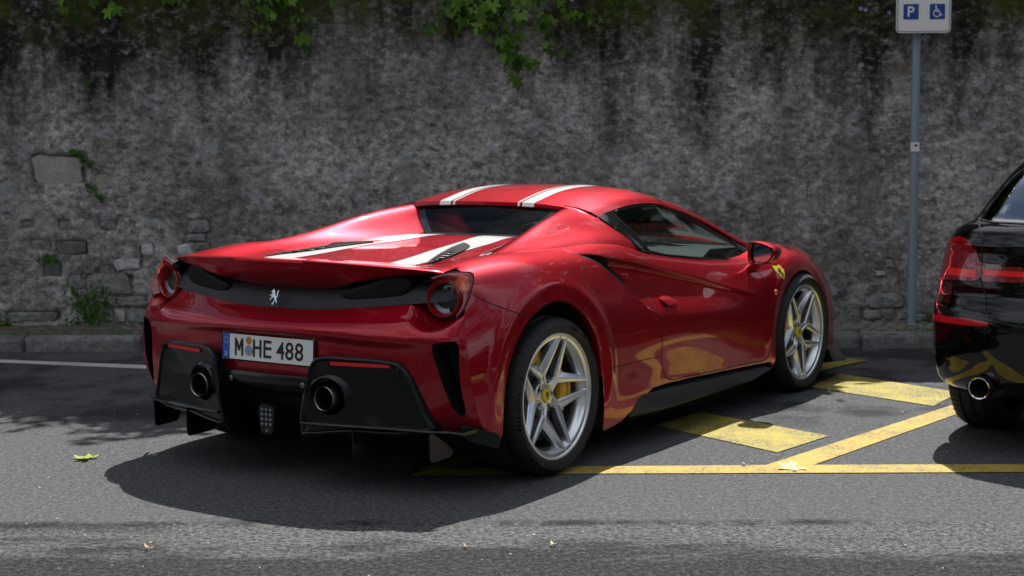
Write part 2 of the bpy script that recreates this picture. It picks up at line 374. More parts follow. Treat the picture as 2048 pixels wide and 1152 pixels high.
while x < 2.3:
    for j in range(5):
        c = (x+(.05 if j % 2 else 0), 3.70+j*.098, .075+.003*j); n0 = len(mb.V); me = cob[j % 3]
        mb.add([(v.co.x+c[0], v.co.y+c[1], v.co.z+c[2]) for v in me.vertices], [tuple(p.vertices) for p in me.polygons])
    x += .101
o = mesh('cobble_paving', mb.V, mb.F, M_COB, verge); tag(o, kind='stuff')
# ---- retaining wall
STONES = [(-2.60, 0.33, -2.24, 0.49, 0), (-2.39, 0.235, -2.14, 0.315, 0), (-2.29, 0.115, -2.15, 0.22, 0), (-2.385, 0.12, -2.31, 0.22, 2), (-2.71, 0.13, -2.60, 0.23, 2), (-2.37, 0.51, -2.17, 0.59, 2), (-2.90, 0.46, -2.76, 0.57, 1), (-3.19, 0.135, -2.78, 0.21, 0), (-2.71, 0.37, -2.61, 0.48, 0), (-2.98, 0.65, -2.83, 0.73, 0), (-2.77, 0.80, -2.66, 0.87, 0), (-2.80, 0.62, -2.56, 0.73, 1), (-2.18, 0.61, -2.08, 0.70, 2),
 (-1.83, 0.78, -1.67, 0.87, 0), (-1.85, 0.715, -1.70, 0.77, 0), (-1.79, 0.645, -1.67, 0.705, 0), (-1.91, 0.61, -1.80, 0.70, 2), (-2.95, 1.13, -2.56, 1.35, 3), (-2.50, 1.10, -2.37, 1.22, 3), (-2.93, 1.06, -2.86, 1.12, 0), (-3.18, 0.89, -3.11, 0.92, 2), (-3.05, 0.82, -2.93, 0.87, 0), (-3.30, 0.13, -3.20, 0.20, 0), (-2.47, 0.80, -2.35, 0.88, 0), (-2.35, 0.95, -2.25, 1.04, 0),
 (3.09, 0.205, 3.36, 0.31, 0), (3.05, 0.12, 3.19, 0.19, 0), (3.21, 0.12, 3.28, 0.185, 1), (3.30, 0.12, 3.37, 0.185, 0), (3.14, 0.43, 3.21, 0.475, 2), (3.21, 0.49, 3.27, 0.55, 0), (3.43, 0.11, 3.52, 0.16, 0), (-3.55, .30, -3.30, .45, 0), (-2.06, .12, -1.86, .30, 0), (-2.06, .34, -1.80, .46, 0),
 (-1.74, .14, -1.50, .33, 1),]
WALL_Y = 4.17
def wall_mat():
    m, nt, b = nmat('rubble_render'); v = tex(nt); sp = nt.nodes.new('ShaderNodeSeparateXYZ'); nt.links.new(v, sp.inputs[0])
    n1 = noise(nt, scale_vec(nt, v, (.8, 1, 1.15)), 20, 9, .74, .12); n2 = noise(nt, v, 5, 6, .65, .4); n3 = noise(nt, v, 1.1, 5, .6); n4 = noise(nt, v, 48, 5, .75)
    n5 = noise(nt, v, 9, 7, .70, .15); streak = noise(nt, scale_vec(nt, v, (1, 1, .22)), 2.0, 6, .65)
    z = sp.outputs[2]; x = sp.outputs[0]
    dark = (.145, .128, .116); midc = (.66, .625, .595); light = (.88, .88, .88)
    c = mixc(nt, ramp(nt, n1, [(.34, 0), (.58, 1)]), dark, midc)
    c = mixc(nt, mth(nt, 'MULTIPLY', ramp(nt, n1, [(.52, 0), (.66, 1)]), ramp(nt, n5, [(.42, .15), (.62, 1)])), c, light)
    c = mixc(nt, ramp(nt, n4, [(.54, 0), (.64, .9)]), c, (.92, .91, .89)); c = mixc(nt, ramp(nt, n4, [(.30, .7), (.42, 0)]), c, (.09, .08, .075)); c = mixc(nt, ramp(nt, n5, [(.54, 0), (.68, .6)]), c, (.50, .50, .50))                  # smoother mortar
    c = mixc(nt, ramp(nt, noise(nt, v, 7.3, 7, .74, .2), [(.54, 0), (.66, .75)]), c, (.085, .076, .070))
    c = mixc(nt, ramp(nt, n2, [(.55, 0), (.72, .45)]), c, (.20, .155, .13)); c = mixc(nt, ramp(nt, noise(nt, scale_vec(nt, v, (1, 1, .6)), 1.5, 7, .72), [(.42, .62), (.58, 0)]), c, (.085, .076, .070)); c = mixc(nt, ramp(nt, noise(nt, scale_vec(nt, v, (1.2, 1, .9)), 3.3, 6, .7), [(.53, 0), (.70, .55)]), c, (.46, .45, .43))
    lich = mth(nt, 'MULTIPLY', ramp(nt, voro(nt, v, 16), [(.10, 1), (.28, 0)]), ramp(nt, noise(nt, v, 2.3, 4, .6), [(.56, 0), (.68, 1)]))
    wv = nt.nodes.new('ShaderNodeVectorMath'); wv.operation = 'ADD'; nz_ = nt.nodes.new('ShaderNodeTexNoise'); nz_.inputs['Scale'].default_value = 6; nz_.inputs['Detail'].default_value = 5; nt.links.new(v, nz_.inputs['Vector'])
    wsc = nt.nodes.new('ShaderNodeVectorMath'); wsc.operation = 'SCALE'; wsc.inputs['Scale'].default_value = .16; nt.links.new(nz_.outputs['Color'], wsc.inputs[0]); nt.links.new(scale_vec(nt, v, (1, 1, 1.5)), wv.inputs[0]); nt.links.new(wsc.outputs[0], wv.inputs[1])
    vc = voro(nt, wv.outputs[0], 6.5, 'F1', 1); sc_ = nt.nodes.new('ShaderNodeSeparateColor'); nt.links.new(vc, sc_.inputs[0]); vd = voro(nt, wv.outputs[0], 6.5)
    stn = mth(nt, 'MULTIPLY', ramp(nt, sc_.outputs[0], [(.80, 0), (.84, .75)]), ramp(nt, vd, [(.28, 1), (.42, 0)]))
    c = mixc(nt, stn, c, mixc(nt, n1, (.22, .23, .24), (.62, .64, .66)))
    c = mixc(nt, mth(nt, 'MULTIPLY', ramp(nt, sc_.outputs[1], [(.86, 0), (.9, .7)]), ramp(nt, vd, [(.25, 1), (.4, 0)])), c, (.30, .27, .22))
    c = mixc(nt, lich, c, (.75, .72, .66))
    # black algae running down from the top
    lim = mth(nt, 'ADD', z, mth(nt, 'MULTIPLY', streak, -3.4)); lim = mth(nt, 'ADD', lim, mth(nt, 'MULTIPLY', n3, -1.6))
    al = ramp(nt, mth(nt, 'MULTIPLY', mth(nt, 'ADD', lim, .92), .8), [(.12, 0), (.60, .96)])
    ext = mth(nt, 'MULTIPLY', al, mth(nt, 'MULTIPLY_ADD', ramp(nt, n1, [(.50, 1), (.70, .25)]), 1, 0))
    c = mixc(nt, ext, c, (.013, .013, .012))
    # moss near the top and greenish damp low on the left
    mo = mth(nt, 'MULTIPLY', ramp(nt, mth(nt, 'MULTIPLY', mth(nt, 'ADD', z, mth(nt, 'MULTIPLY', n2, .5)), .35), [(.80, 0), (.93, 1)]), ramp(nt, noise(nt, v, 3.1, 6, .7), [(.40, 0), (.56, .85)]))
    c = mixc(nt, mo, c, (.075, .095, .010))
    c = mixc(nt, mth(nt, 'MULTIPLY', ramp(nt, noise(nt, v, 1.4, 3, .5), [(.50, 0), (.64, .42)]), ramp(nt, mth(nt, 'MULTIPLY', z, .5), [(.35, 1), (.6, 0)])), c, (.125, .125, .070))
    nt.links.new(c, b.inputs['Base Color']); b.inputs['Roughness'].default_value = .93; b.inputs['Specular IOR Level'].default_value = .2
    h = mth(nt, 'ADD', mth(nt, 'MULTIPLY', n1, 1.0), mth(nt, 'MULTIPLY', n4, .35)); bump(nt, b, h, .9, .035); return m
M_WALL = wall_mat()
X0, X1, Z0, Z1 = -4.6, 5.4, .05, 3.35
nx, nz = 560, 186; gx = np.linspace(X0, X1, nx); gz = np.linspace(Z0, Z1, nz)
Hf = fbm2(nx, nz, 1.25, 11)*.010+fbm2(nx, nz, 1.9, 5)*.014+fbm2(nx, nz, .5, 8)*.0045
GX, GZ = np.meshgrid(gx, gz, indexing='ij'); D = -Hf
for (a, b_, c_, d_, kx) in STONES:      # joints sunk round every exposed stone
    cx0, cz0, hw, hh = (a+c_)/2, (b_+d_)/2, (c_-a)/2, (d_-b_)/2
    q = np.maximum(np.abs(GX-cx0)-hw, np.abs(GZ-cz0)-hh)
    D += .022*np.exp(-((q-.0)/.012)**2)*(.5+.5*np.sin(GX*41+cx0*9)*np.cos(GZ*37)); D = np.where(q < -.012, .035, D)
wallo = mesh('stone_wall', np.stack([GX, WALL_Y+D+.02*(GZ/3.4), GZ], -1).reshape(-1, 3), gfaces(nx, nz)[:, ::-1], M_WALL)
tag(wallo, kind='structure')
MB().box((-40, WALL_Y+.02, 0), (X0+.01, WALL_Y+.6, 3.35)).box((X1-.01, WALL_Y+.02, 0), (40, WALL_Y+.6, 3.35)).box((X0, WALL_Y+.10, 0), (X1, WALL_Y+.6, 3.34)).build('wall_core', M_WALL, wallo, smooth=False)
for i, (a, b_, c_, d_, kx) in enumerate(STONES):
    r = random.Random(i*7+1); n = 18; hw, hh = (c_-a)/2, (d_-b_)/2; P = []
    q4 = [(r.uniform(.78, 1.08), r.uniform(.75, 1.1)) for _ in range(4)]     # an irregular quadrilateral with chipped sides
    cs = [(q4[0][0], q4[0][1]), (-q4[1][0], q4[1][1]), (-q4[2][0], -q4[2][1]), (q4[3][0], -q4[3][1])]
    for e in range(4):
        A_, B2 = cs[e], cs[(e+1) % 4]; m_ = 5 if e % 2 == 0 else 4
        for k in range(m_):
            t = (k+.25)/m_*.9+.05 if k else .10; j = 1+r.uniform(-.09, .05); P.append((((a+c_)/2)+(A_[0]*(1-t)+B2[0]*t)*hw*j, ((b_+d_)/2)+(A_[1]*(1-t)+B2[1]*t)*hh*j))
    cx0, cz0 = (a+c_)/2, (b_+d_)/2; pr = {0: .010, 1: .004, 2: .012, 3: .002}[kx]; tx_, tz_ = r.uniform(-.05, .05), r.uniform(-.05, .05)
    L = []
    for sc, dy in ((1.0, .05), (1.0, .008), (.97, -pr*.6), (.62, -pr-.001), (.25, -pr-.002)):
        L.append([(cx0+(x-cx0)*sc, WALL_Y+dy+r.uniform(-.003, .003)+tx_*(x-cx0)+tz_*(z_-cz0), cz0+(z_-cz0)*sc) for x, z_ in P])
    MB().loft(L, cap1=True).build('stone', (M_STONE, M_STONE2, M_STONE3, M_STONE2)[kx] if kx != 3 else granite('smooth_mortar', (.30, .285, .24), (.42, .40, .34), .5), wallo, auto=18)
# ---- plants
M_LEAF = None
def leaf_mat(name, c0, c1, tr=.35):
    m, nt, b = nmat(name); oi = nt.nodes.new('ShaderNodeObjectInfo'); g = nt.nodes.new('ShaderNodeNewGeometry')
    r1 = mth(nt, 'FRACT', mth(nt, 'ADD', oi.outputs['Random'], mth(nt, 'MULTIPLY', g.outputs['Random Per Island'], 1.0)))
    c = mixc(nt, r1, c0, c1); nt.links.new(c, b.inputs['Base Color']); b.inputs['Roughness'].default_value = .5
    t = nt.nodes.new('ShaderNodeBsdfTranslucent'); nt.links.new(mixc(nt, .5, c, (.12, .22, .01)), t.inputs[0]); mx_ = nt.nodes.new('ShaderNodeMixShader'); mx_.inputs[0].default_value = tr
    out = nt.nodes['Material Output']; nt.links.new(b.outputs[0], mx_.inputs[1]); nt.links.new(t.outputs[0], mx_.inputs[2]); nt.links.new(mx_.outputs[0], out.inputs[0]); return m
M_IVY = leaf_mat('vine_leaf', (.022, .085, .012), (.20, .42, .045)); M_FERN = leaf_mat('weed_leaf', (.04, .14, .018), (.10, .25, .03)); M_TREE = leaf_mat('tree_leaf', (.015, .040, .010), (.045, .085, .018), .25)
M_STEM = pm('vine_stem', (.05, .04, .02), .8); M_BARK = granite('bark', (.05, .04, .03), (.12, .10, .08)); M_FLOWER = pm('lilac_petal', (.38, .28, .62), .6)
def palmate(nl=5, sz=1.0, seed=0):
    """lobed leaf, folded a little along each rib"""
    r = random.Random(seed); V = [(0, 0, 0)]; F = []
    for k in range(nl):
        a = R(-105+210*k/(nl-1)); L = sz*(1-.28*abs(k-(nl-1)/2)/((nl-1)/2)); w = .22*L
        d = Vector((math.sin(a), -math.cos(a)*-1, 0)); n_ = Vector((d.y, -d.x, 0)); i = len(V)
        V += [tuple(d*L*.45+n_*w*1.15+Vector((0, 0, .03*L))), tuple(d*L*.75+n_*w*.75+Vector((0, 0, .02*L))), tuple(d*L+Vector((0, 0, -.08*L))), tuple(d*L*.75-n_*w*.75+Vector((0, 0, .02*L))), tuple(d*L*.45-n_*w*1.15+Vector((0, 0, .03*L))), tuple(d*L*.5)]
        F += [(0, i, i+5), (0, i+5, i+4), (i, i+1, i+5), (i+1, i+2, i+5), (i+2, i+3, i+5), (i+3, i+4, i+5)]
    me = bpy.data.meshes.new('leaf'); me.from_pydata(V, [], F); me.polygons.foreach_set('use_smooth', [True]*len(F)); return me
LEAFS = [palmate(5, .050, k) for k in range(2)]+[palmate(3, .042, 5)]
for me in LEAFS: me.materials.append(M_IVY)
LEAFW = [palmate(5, .022, 3), palmate(3, .026, 4)]
for me in LEAFW: me.materials.append(M_FERN)
def plant(name, label, cat, pts, nleaf, spread, leafs, group=None, size=1.0, stem=True, depth=.10, ends=None):
    """pts: stem polylines in wall coordinates (x, z)"""
    x0 = pts[0][0][0]; z0 = pts[0][0][1]; t = empty(name, (x0, WALL_Y, z0)); tag(t, label, cat, group); r = random.Random(int((x0+9)*1000))
    mb = MB()
    for pl_ in pts:
        mb.tube([(x-x0, -.025-.03*math.sin(i*1.7), z-z0) for i, (x, z) in enumerate(pl_)], .0022, 5)
    mb.build('stem', M_STEM, t)
    Ls = [np.linalg.norm(np.diff(np.array(p), axis=0), axis=1).sum() for p in pts]; tot = sum(Ls)
    for p, L in zip(pts, Ls):
        q = resample(p, .01)
        for k in range(max(2, int(nleaf*L/tot))):
            x, z = q[r.randrange(len(q))]; x += r.gauss(0, spread); z += r.gauss(0, spread*.8)
            o = bpy.data.objects.new('leaf', leafs[r.randrange(len(leafs))]); COL.objects.link(o); o.parent = t
            o.location = (x-x0, -.03-abs(r.gauss(0, depth*.5)), z-z0); s_ = size*r.choice((.55, .75, .9, 1.1, 1.35))*r.uniform(.9, 1.1); o.scale = (s_, s_, s_)
            o.rotation_euler = (R(90)+r.uniform(-.9, .35), r.uniform(-.5, .5), r.uniform(-.7, .7)+math.pi) if False else (R(-70)+r.uniform(-.5, .5)+R(180)*0, r.uniform(-.6, .6), r.uniform(-3.1, 3.1)*.35)
    return t
TOP = 2.75
plant('creeper', 'large green creeper hanging down the wall above the red car, with a long tail', 'creeper',
      [[(.30, TOP), (.34, 2.47), (.42, 2.24), (.50, 2.06), (.56, 1.90), (.60, 1.80), (.60, 1.74)], [(.10, TOP), (.15, 2.4), (.12, 2.22), (.10, 2.12)], [(.18, TOP), (.30, 2.36), (.45, 2.22), (.55, 2.05), (.70, 1.95)], [(.55, TOP), (.60, 2.42), (.55, 2.28)], [(.30, 2.5), (.02, 2.34), (-.06, 2.2)], [(.66, TOP), (.70, 2.42), (.80, 2.12), (.82, 2.05)], [(.15, 2.6), (.25, 2.3), (.38, 2.12)], [(.45, 2.3), (.52, 2.15), (.52, 2.0)], [(.0, TOP), (.1, 2.45), (.3, 2.4), (.5, 2.38)]], 285, .042, LEAFS, size=1.25)
plant('creeper', 'small sprig of lobed green leaves at the top left of the wall, furthest left', 'creeper', [[(-2.55, TOP), (-2.58, 2.42), (-2.62, 2.32)], [(-2.45, TOP), (-2.48, 2.42), (-2.50, 2.36)], [(-2.36, TOP), (-2.34, 2.45), (-2.32, 2.36)], [(-2.7, TOP), (-2.66, 2.38)]], 52, .032, LEAFS, 'creepers over the wall top', 1.25)
plant('creeper', 'short dark tuft of leaves just reaching into view left of the long creeper sprays', 'creeper', [[(-1.85, TOP), (-1.86, 2.42), (-1.84, 2.37)], [(-1.95, TOP), (-1.93, 2.42)], [(-1.75, TOP), (-1.76, 2.40)]], 36, .034, LEAFS, 'creepers over the wall top', 1.2)
plant('creeper', 'loose spray of bright lobed leaves hanging left of the large creeper', 'creeper', [[(-1.25, TOP), (-1.22, 2.45), (-1.20, 2.34), (-1.18, 2.24)], [(-1.05, TOP), (-1.02, 2.42), (-.95, 2.28), (-.90, 2.16)], [(-1.4, TOP), (-1.35, 2.42)], [(-.9, TOP), (-.88, 2.42)], [(-1.15, TOP), (-1.1, 2.34)], [(-.75, TOP), (-.72, 2.41)]], 105, .04, LEAFS, 'creepers over the wall top', 1.25)
plant('creeper', 'thin trailing leaves right of the large creeper under the lilac flowers', 'creeper', [[(1.22, TOP), (1.25, 2.42), (1.22, 2.30)], [(1.30, TOP), (1.34, 2.42), (1.32, 2.33)], [(1.0, 2.34), (1.08, 2.28), (1.20, 2.27)], [(.88, TOP), (.92, 2.40), (.95, 2.24)]], 60, .03, LEAFS, 'creepers over the wall top', 1.0)
for (fx, fz), lab in (((1.02, 2.5), 'grassy tuft with tiny lilac flowers above the red roof'), ((3.10, 2.42), 'grassy tuft with tiny lilac flowers left of the parking sign')):
    t = empty('flowering_tuft', (fx, WALL_Y-.03, fz)); tag(t, lab, 'flowers', 'lilac flowers on the wall top'); mb = MB()
    for k in range(26):
        a = random.uniform(-.12, .12); l_ = random.uniform(.08, .2); mb.add([(a, 0, .1), (a+.006, 0, .1), (a*1.5+random.uniform(-.03, .03), -.05, .1-l_)], [(0, 1, 2)])
    mb.build('blades', M_FERN, t, auto=None)
    for k in range(4):
        c = (random.uniform(-.14, .14), -.06, random.uniform(-.12, .02)); mb = MB()
        for j in range(5):
            a = 2*math.pi*j/5; mb.add([c, (c[0]+.012*math.cos(a-.5), c[1]-.004, c[2]+.012*math.sin(a-.5)), (c[0]+.016*math.cos(a), c[1]-.006, c[2]+.016*math.sin(a)), (c[0]+.012*math.cos(a+.5), c[1]-.004, c[2]+.012*math.sin(a+.5))], [(0, 1, 2, 3)])
        mb.build('flower', M_FLOWER, t, auto=None)
for lab, pts_, n_, sp_ in (
    ('tiny single weed high on the left of the wall', [[(-2.53, 1.84), (-2.52, 1.88)]], 7, .012),
    ('narrow weed growing down beside the smooth mortar patch', [[(-2.64, 1.38), (-2.58, 1.34), (-2.52, 1.28), (-2.50, 1.25)]], 44, .018),
    ('weed in two tufts on the wall above the broken stones', [[(-2.54, 1.14), (-2.51, 1.10)], [(-2.46, 1.06), (-2.43, 1.02)]], 40, .018),
    ('flat weed growing out of a joint at the far left of the wall', [[(-2.90, .60), (-2.84, .62), (-2.79, .58)]], 36, .018),
    ('large bushy weed at the foot of the wall left of the red car', [[(-2.55, .13), (-2.62, .26), (-2.68, .36)], [(-2.52, .13), (-2.50, .28), (-2.45, .38)], [(-2.45, .13), (-2.44, .22), (-2.40, .30)], [(-2.55, .2), (-2.58, .34)], [(-2.70, .13), (-2.66, .16)]], 250, .035),
    ('small green weed on the verge at the left edge', [[(-3.22, .11), (-3.15, .12)]], 30, .022),
    ('small green weed at the foot of the wall right of the sign post', [[(3.50, .11), (3.54, .15), (3.58, .12)]], 36, .022)):
    plant('weed', lab, 'weed', pts_, n_, sp_, LEAFW, 'weeds in the wall', 1.1, depth=.07)
mb = MB(); r = random.Random(4)      # moss and grass flecks on the verge
for k in range(900):
    x = r.choice((r.uniform(-3.6, -1.5), r.uniform(2.3, 4.6))); y = r.choice((r.uniform(3.65, 3.72), r.uniform(3.66, 4.12))); h_ = r.uniform(.006, .022)
    for j in range(3):
        a = r.uniform(0, 6.28); mb.add([(x, y, .09), (x+.004, y, .09), (x+.012*math.cos(a), y+.012*math.sin(a), .10+h_)], [(0, 1, 2)])
tag(mb.build('verge_grass', M_FERN, None, auto=None), 'short grass between the cobbles', 'grass', kind='stuff')
# bushes on the terrace above, which throw the shade along the foot of the wall
def leaf_cloud(c, rad, n, sz, seed):
    g = np.random.default_rng(seed); V = []; F = []
    nb = 26; B = g.standard_normal((nb, 3)); B /= np.linalg.norm(B, axis=1, keepdims=True); B *= g.uniform(.35, .95, (nb, 1)); bs = g.uniform(.18, .38, nb)
    k = g.integers(0, nb, n); P = B[k]+g.standard_normal((n, 3))*bs[k][:, None]*.55; P = P*np.array(rad)+np.array(c)
    A = g.standard_normal((n, 3)); A /= np.linalg.norm(A, axis=1, keepdims=True); Bv = np.cross(A, g.standard_normal((n, 3))); Bv /= np.linalg.norm(Bv, axis=1, keepdims=True)
    s_ = sz*g.uniform(.6, 1.3, (n, 1))
    V = np.concatenate([P-A*s_, P-Bv*s_*.55, P+A*s_, P+Bv*s_*.55], 1).reshape(-1, 3); F = np.arange(4*n).reshape(n, 4); return V, F
def make_tree(name, label, x, y, z0, h, r_, seed, n=2600, sz=.13, group=None, cat='tree', trunk=True):
    t = empty(name, (x, y, z0)); tag(t, label, cat, group)
    if trunk:
        rr = random.Random(seed); mb = MB(); mb.tube([(0, 0, 0), (.05, .02, h*.25), (-.03, .05, h*.5), (.05, 0, h*.72)], [.16*h/8, .13*h/8, .10*h/8, .05*h/8], 9)
        for k in range(7):
            a = rr.uniform(0, 6.28); z_ = h*rr.uniform(.35, .6); mb.tube([(0, 0, z_), (math.cos(a)*r_*.35, math.sin(a)*r_*.35, z_+h*.12), (math.cos(a)*r_*.7, math.sin(a)*r_*.7, z_+h*.2)], [.06*h/8, .04*h/8, .015*h/8], 6)
        mb.build('trunk', M_BARK, t)
    V, F = leaf_cloud((0, 0, h*.66 if trunk else h*.5), (r_, r_, h*.36 if trunk else h*.5), n, sz, seed); mesh('crown', V, F, M_TREE, t, smooth=False); return t
for i, (x, h, w) in enumerate(((-4.6, 2.6, 1.6), (-2.7, 2.4, 1.5), (-.9, 2.2, 1.4), (.8, 1.4, 1.1), (2.2, .8, .9))):
    make_tree('terrace_bush', 'leafy bush on the terrace above the wall, %s' % ('furthest left', 'second from the left', 'above the rear of the red car', 'above the red roof', 'above the front of the red car')[i], x, WALL_Y+.75, 3.35, h, w, 40+i, 9000, .085, 'bushes on the terrace', 'bush', False)
tag(mesh('terrace', [(-60, WALL_Y+.4, 3.34), (60, WALL_Y+.4, 3.34), (60, 40, 3.4), (-60, 40, 3.4)], [(0, 1, 2, 3)], M_SOIL, smooth=False), kind='structure')
# trees across the road, seen mirrored in the paint
for i, (x, y, h, r_) in enumerate(((-15, -16, 9, 3.8), (-8.5, -17.5, 8, 3.6), (-2.5, -18, 9.5, 4.0), (4.0, -17, 7.5, 3.6), (10.5, -16, 9, 3.8), (16, -11, 8.5, 3.6), (-18, -9, 8.5, 3.6), (19, -3, 7.5, 3.2))):
    make_tree('street_tree', 'tree across the road mirrored in the car paint, %s' % ('far left', 'left', 'left of centre', 'right of centre', 'right', 'far right', 'beyond the left edge', 'beyond the right edge')[i], x, y, 0, h, r_, 60+i, 3200, .20, 'trees across the road')
for i in range(9):
    a = R(200+17.5*i+ (10 if i > 4 else 0)); make_tree('sky_block_shrub', 'unseen shrub added to block the sky between the trees across the road, ' + ('at the left end', 'second from the left end', 'third from the left end', 'left of the middle', 'in the middle', 'right of the middle', 'third from the right end', 'second from the right end', 'at the right end')[i], 1+19*math.cos(a), -1+18*math.sin(a), 0, 3.6, 3.4, 90+i, 2600, .17, 'unseen shrubs blocking the sky', 'shrub', False)  # unseen shrubs added to close off the bright horizon in reflections
for i, (x, y, h, r_) in enumerate(((8.2, 9.6, 5.5, 2.6), (12.5, 8.5, 7, 3.2), (5.6, 12.5, 7, 3.0))):
    make_tree('terrace_tree', 'tree standing on the terrace to the right, ' + ('nearest the sign', 'farthest right', 'behind the others')[i], x, y, 3.4, h, r_, 80+i, 3200, .18, 'trees on the terrace')
# ---- sign
M_POLE = pm('galvanised_steel', (.26, .32, .37), .45, metal=.25, bump=(60, .1, .001)); M_SIGNW = pm('sign_white', (.80, .80, .79), .4); M_SIGNB = pm('sign_blue', (.012, .055, .30), .4); M_SIGNG = pm('sign_grey_edge', (.20, .20, .20), .4)
sg = empty('parking_sign', (3.372, 4.03, .09)); tag(sg, 'white disabled parking sign with blue P and wheelchair squares on a grey steel post', 'sign')
MB().lathe([(0, .031), (3.0, .031), (3.0, .001)], axis='z', n=32).build('post', M_POLE, sg)
MB().lathe([(.0, .045), (.012, .045), (.018, .033)], axis='z', n=24).build('collar', M_POLE, sg)
SX, SY, SZ = -.045+.07, -.10, 2.062
def sp_(u, v, d=0): return (SX+u, SY-d, SZ+v)
def rr2(w, h, r_, cx=0, cy=0): return [(cx+a, cy+b) for a, b in rrect(w, h, r_)]
SW = .189; SHH = .30
o = MB().prism([sp_(u, v+SHH) for u, v in rr2(SW, SHH, .028)], (0, .012, 0)).build('sign_plate', M_SIGNW, sg, smooth=False)
def frame_ring(a, b, d, mat, name):
    n = len(a); MB().add([sp_(*p, d) for p in a]+[sp_(*p, d) for p in b], [(k, (k+1) % n, (k+1) % n+n, k+n) for k in range(n)]).build(name, mat, o, smooth=False)
frame_ring([(u, v+SHH) for u, v in rr2(SW-.002, SHH-.002, .027)], [(u, v+SHH) for u, v in rr2(SW-.006, SHH-.006, .024)], .001, pm('sign_edge_white', (.7, .7, .7), .4), 'sign_edge')
frame_ring([(u, v+SHH) for u, v in rr2(SW-.008, SHH-.008, .022)], [(u, v+SHH) for u, v in rr2(SW-.013, SHH-.013, .019)], .0012, M_SIGNG, 'sign_border')
for cx0 in (-.088, .094):
    MB().add([sp_(u, v+.146, .0015) for u, v in rr2(.053, .053, .008, cx0)], [tuple(range(24))]).build('blue_square', M_SIGNB, o, smooth=False)

def s_poly(P, d=.003, name='symbol', mat=None): MB().add([sp_(u, v, d) for u, v in P], [tuple(range(len(P)))]).build(name, mat or M_SIGNW, o, smooth=False)
px_, pz_ = -.088-.018, .146
k_ = .0135
s_poly([(px_-.006, pz_-.035), (px_-.006+k_, pz_-.035), (px_-.006+k_, pz_+.037), (px_-.006, pz_+.037)])
arc = [(px_+.020+.021*math.cos(t), pz_+.0155+.0215*math.sin(t)) for t in np.linspace(math.pi/2, -math.pi/2, 12)]; arci = [(px_+.020+.0085*math.cos(t), pz_+.0155+.0085*math.sin(t)) for t in np.linspace(math.pi/2, -math.pi/2, 12)]
A = [(px_+.004, pz_+.037)]+arc+[(px_+.004, pz_-.006)]; B_ = [(px_+.004, pz_+.024)]+arci+[(px_+.004, pz_+.007)]
MB().add([sp_(*p, .0033) for p in A]+[sp_(*p, .0033) for p in B_], [(i, i+1, i+15, i+14) for i in range(13)]).build('symbol', M_SIGNW, o, smooth=False)
wx, wz = .094, .146
s_poly([(wx-.010+.0065*math.cos(t), wz+.036+.0065*math.sin(t)) for t in np.linspace(0, 6.28, 16)[:-1]])
def thick(P, w): 
    mb = MB()
    for i, ((a, b), (c, d)) in enumerate(zip(P[:-1], P[1:])):
        dx, dz = c-a, d-b; L = math.hypot(dx, dz); nx_, nz_ = -dz/L*w, dx/L*w; e = .0030+.0001*i; mb.add([sp_(a+nx_, b+nz_, e), sp_(a-nx_, b-nz_, e), sp_(c-nx_, d-nz_, e), sp_(c+nx_, d+nz_, e)], [(0, 1, 2, 3)])
    mb.build('symbol', M_SIGNW, o, smooth=False)
thick([(wx-.010, wz+.028), (wx-.007, wz+.002), (wx+.014, wz+.001), (wx+.024, wz-.024), (wx+.034, wz-.021)], .0038)
thick([(wx-.008, wz+.016), (wx+.010, wz+.015)], .0032)
thick([(wx-.012+.0, wz+.010)]+[(wx-.004+.023*math.cos(t), wz-.012+.023*math.sin(t)) for t in np.linspace(2.0, 5.9, 16)], .0034)
MB().box((-.034, -.0345, 1.24), (.026, -.0315, 1.305)).build('sticker', M_SIGNW, sg, smooth=False); MB().box((-.010, -.0360, 1.275), (.012, -.0350, 1.290)).build('sticker_mark', M_INKs if 'M_INKs' in globals() else pm('sticker_ink', (.03, .05, .03), .5), sg, smooth=False)
# ---- fallen leaves
M_DRY = leaf_mat('dry_leaf', (.30, .16, .06), (.45, .26, .10), .2); M_GRNL = leaf_mat('fallen_green_leaf', (.36, .46, .05), (.48, .55, .08), .3); M_PALE = leaf_mat('fallen_pale_leaf', (.45, .50, .20), (.55, .60, .30), .2); M_BRN = leaf_mat('brown_leaf', (.06, .035, .012), (.09, .05, .02), .1)
def fallen(x, y, sz, mat, lab, rot=0, curl=1.0, nl=5):
    me = palmate(nl, sz, int(x*100)); me.materials.append(mat)
    for v in me.vertices: v.co.z = (.15*(v.co.x**2+v.co.y**2)/sz*curl*(1 if (v.index % 3) else 1.8))+.0
    o_ = bpy.data.objects.new('fallen_leaf', me); COL.objects.link(o_); o_.location = (x, y, .010); o_.rotation_euler = (random.uniform(-.1, .1), random.uniform(-.1, .1), rot); tag(o_, lab, 'leaf', 'fallen leaves on the road')
fallen(-1.338, -.17, .085, M_GRNL, 'bright yellow green maple leaf lying on the road left of the car shadow', 1.2, .7)
fallen(1.853, -.41, .095, M_PALE, 'pale lobed leaf lying where the two yellow lines meet', 2.0, .5)
fallen(1.642, -.36, .035, M_BRN, 'curled brown leaf on the yellow line', .5, 2.5, 3)
fallen(-.664, -1.77, .030, M_DRY, 'small orange leaf on the road at lower left', .8, 1.5, 3)
fallen(.47, -1.76, .020, M_DRY, 'small orange leaf fragment near the bottom centre', .3, 1.5, 3)
fallen(.78, -1.73, .022, M_PALE, 'small pale leaf fragment right of the bottom centre', .3, 1.5, 3)
fallen(-.94, 1.0, .018, M_PALE, 'small white scrap beside the left rear of the red car', .3, .5, 3)
mb = MB(); r = random.Random(12)
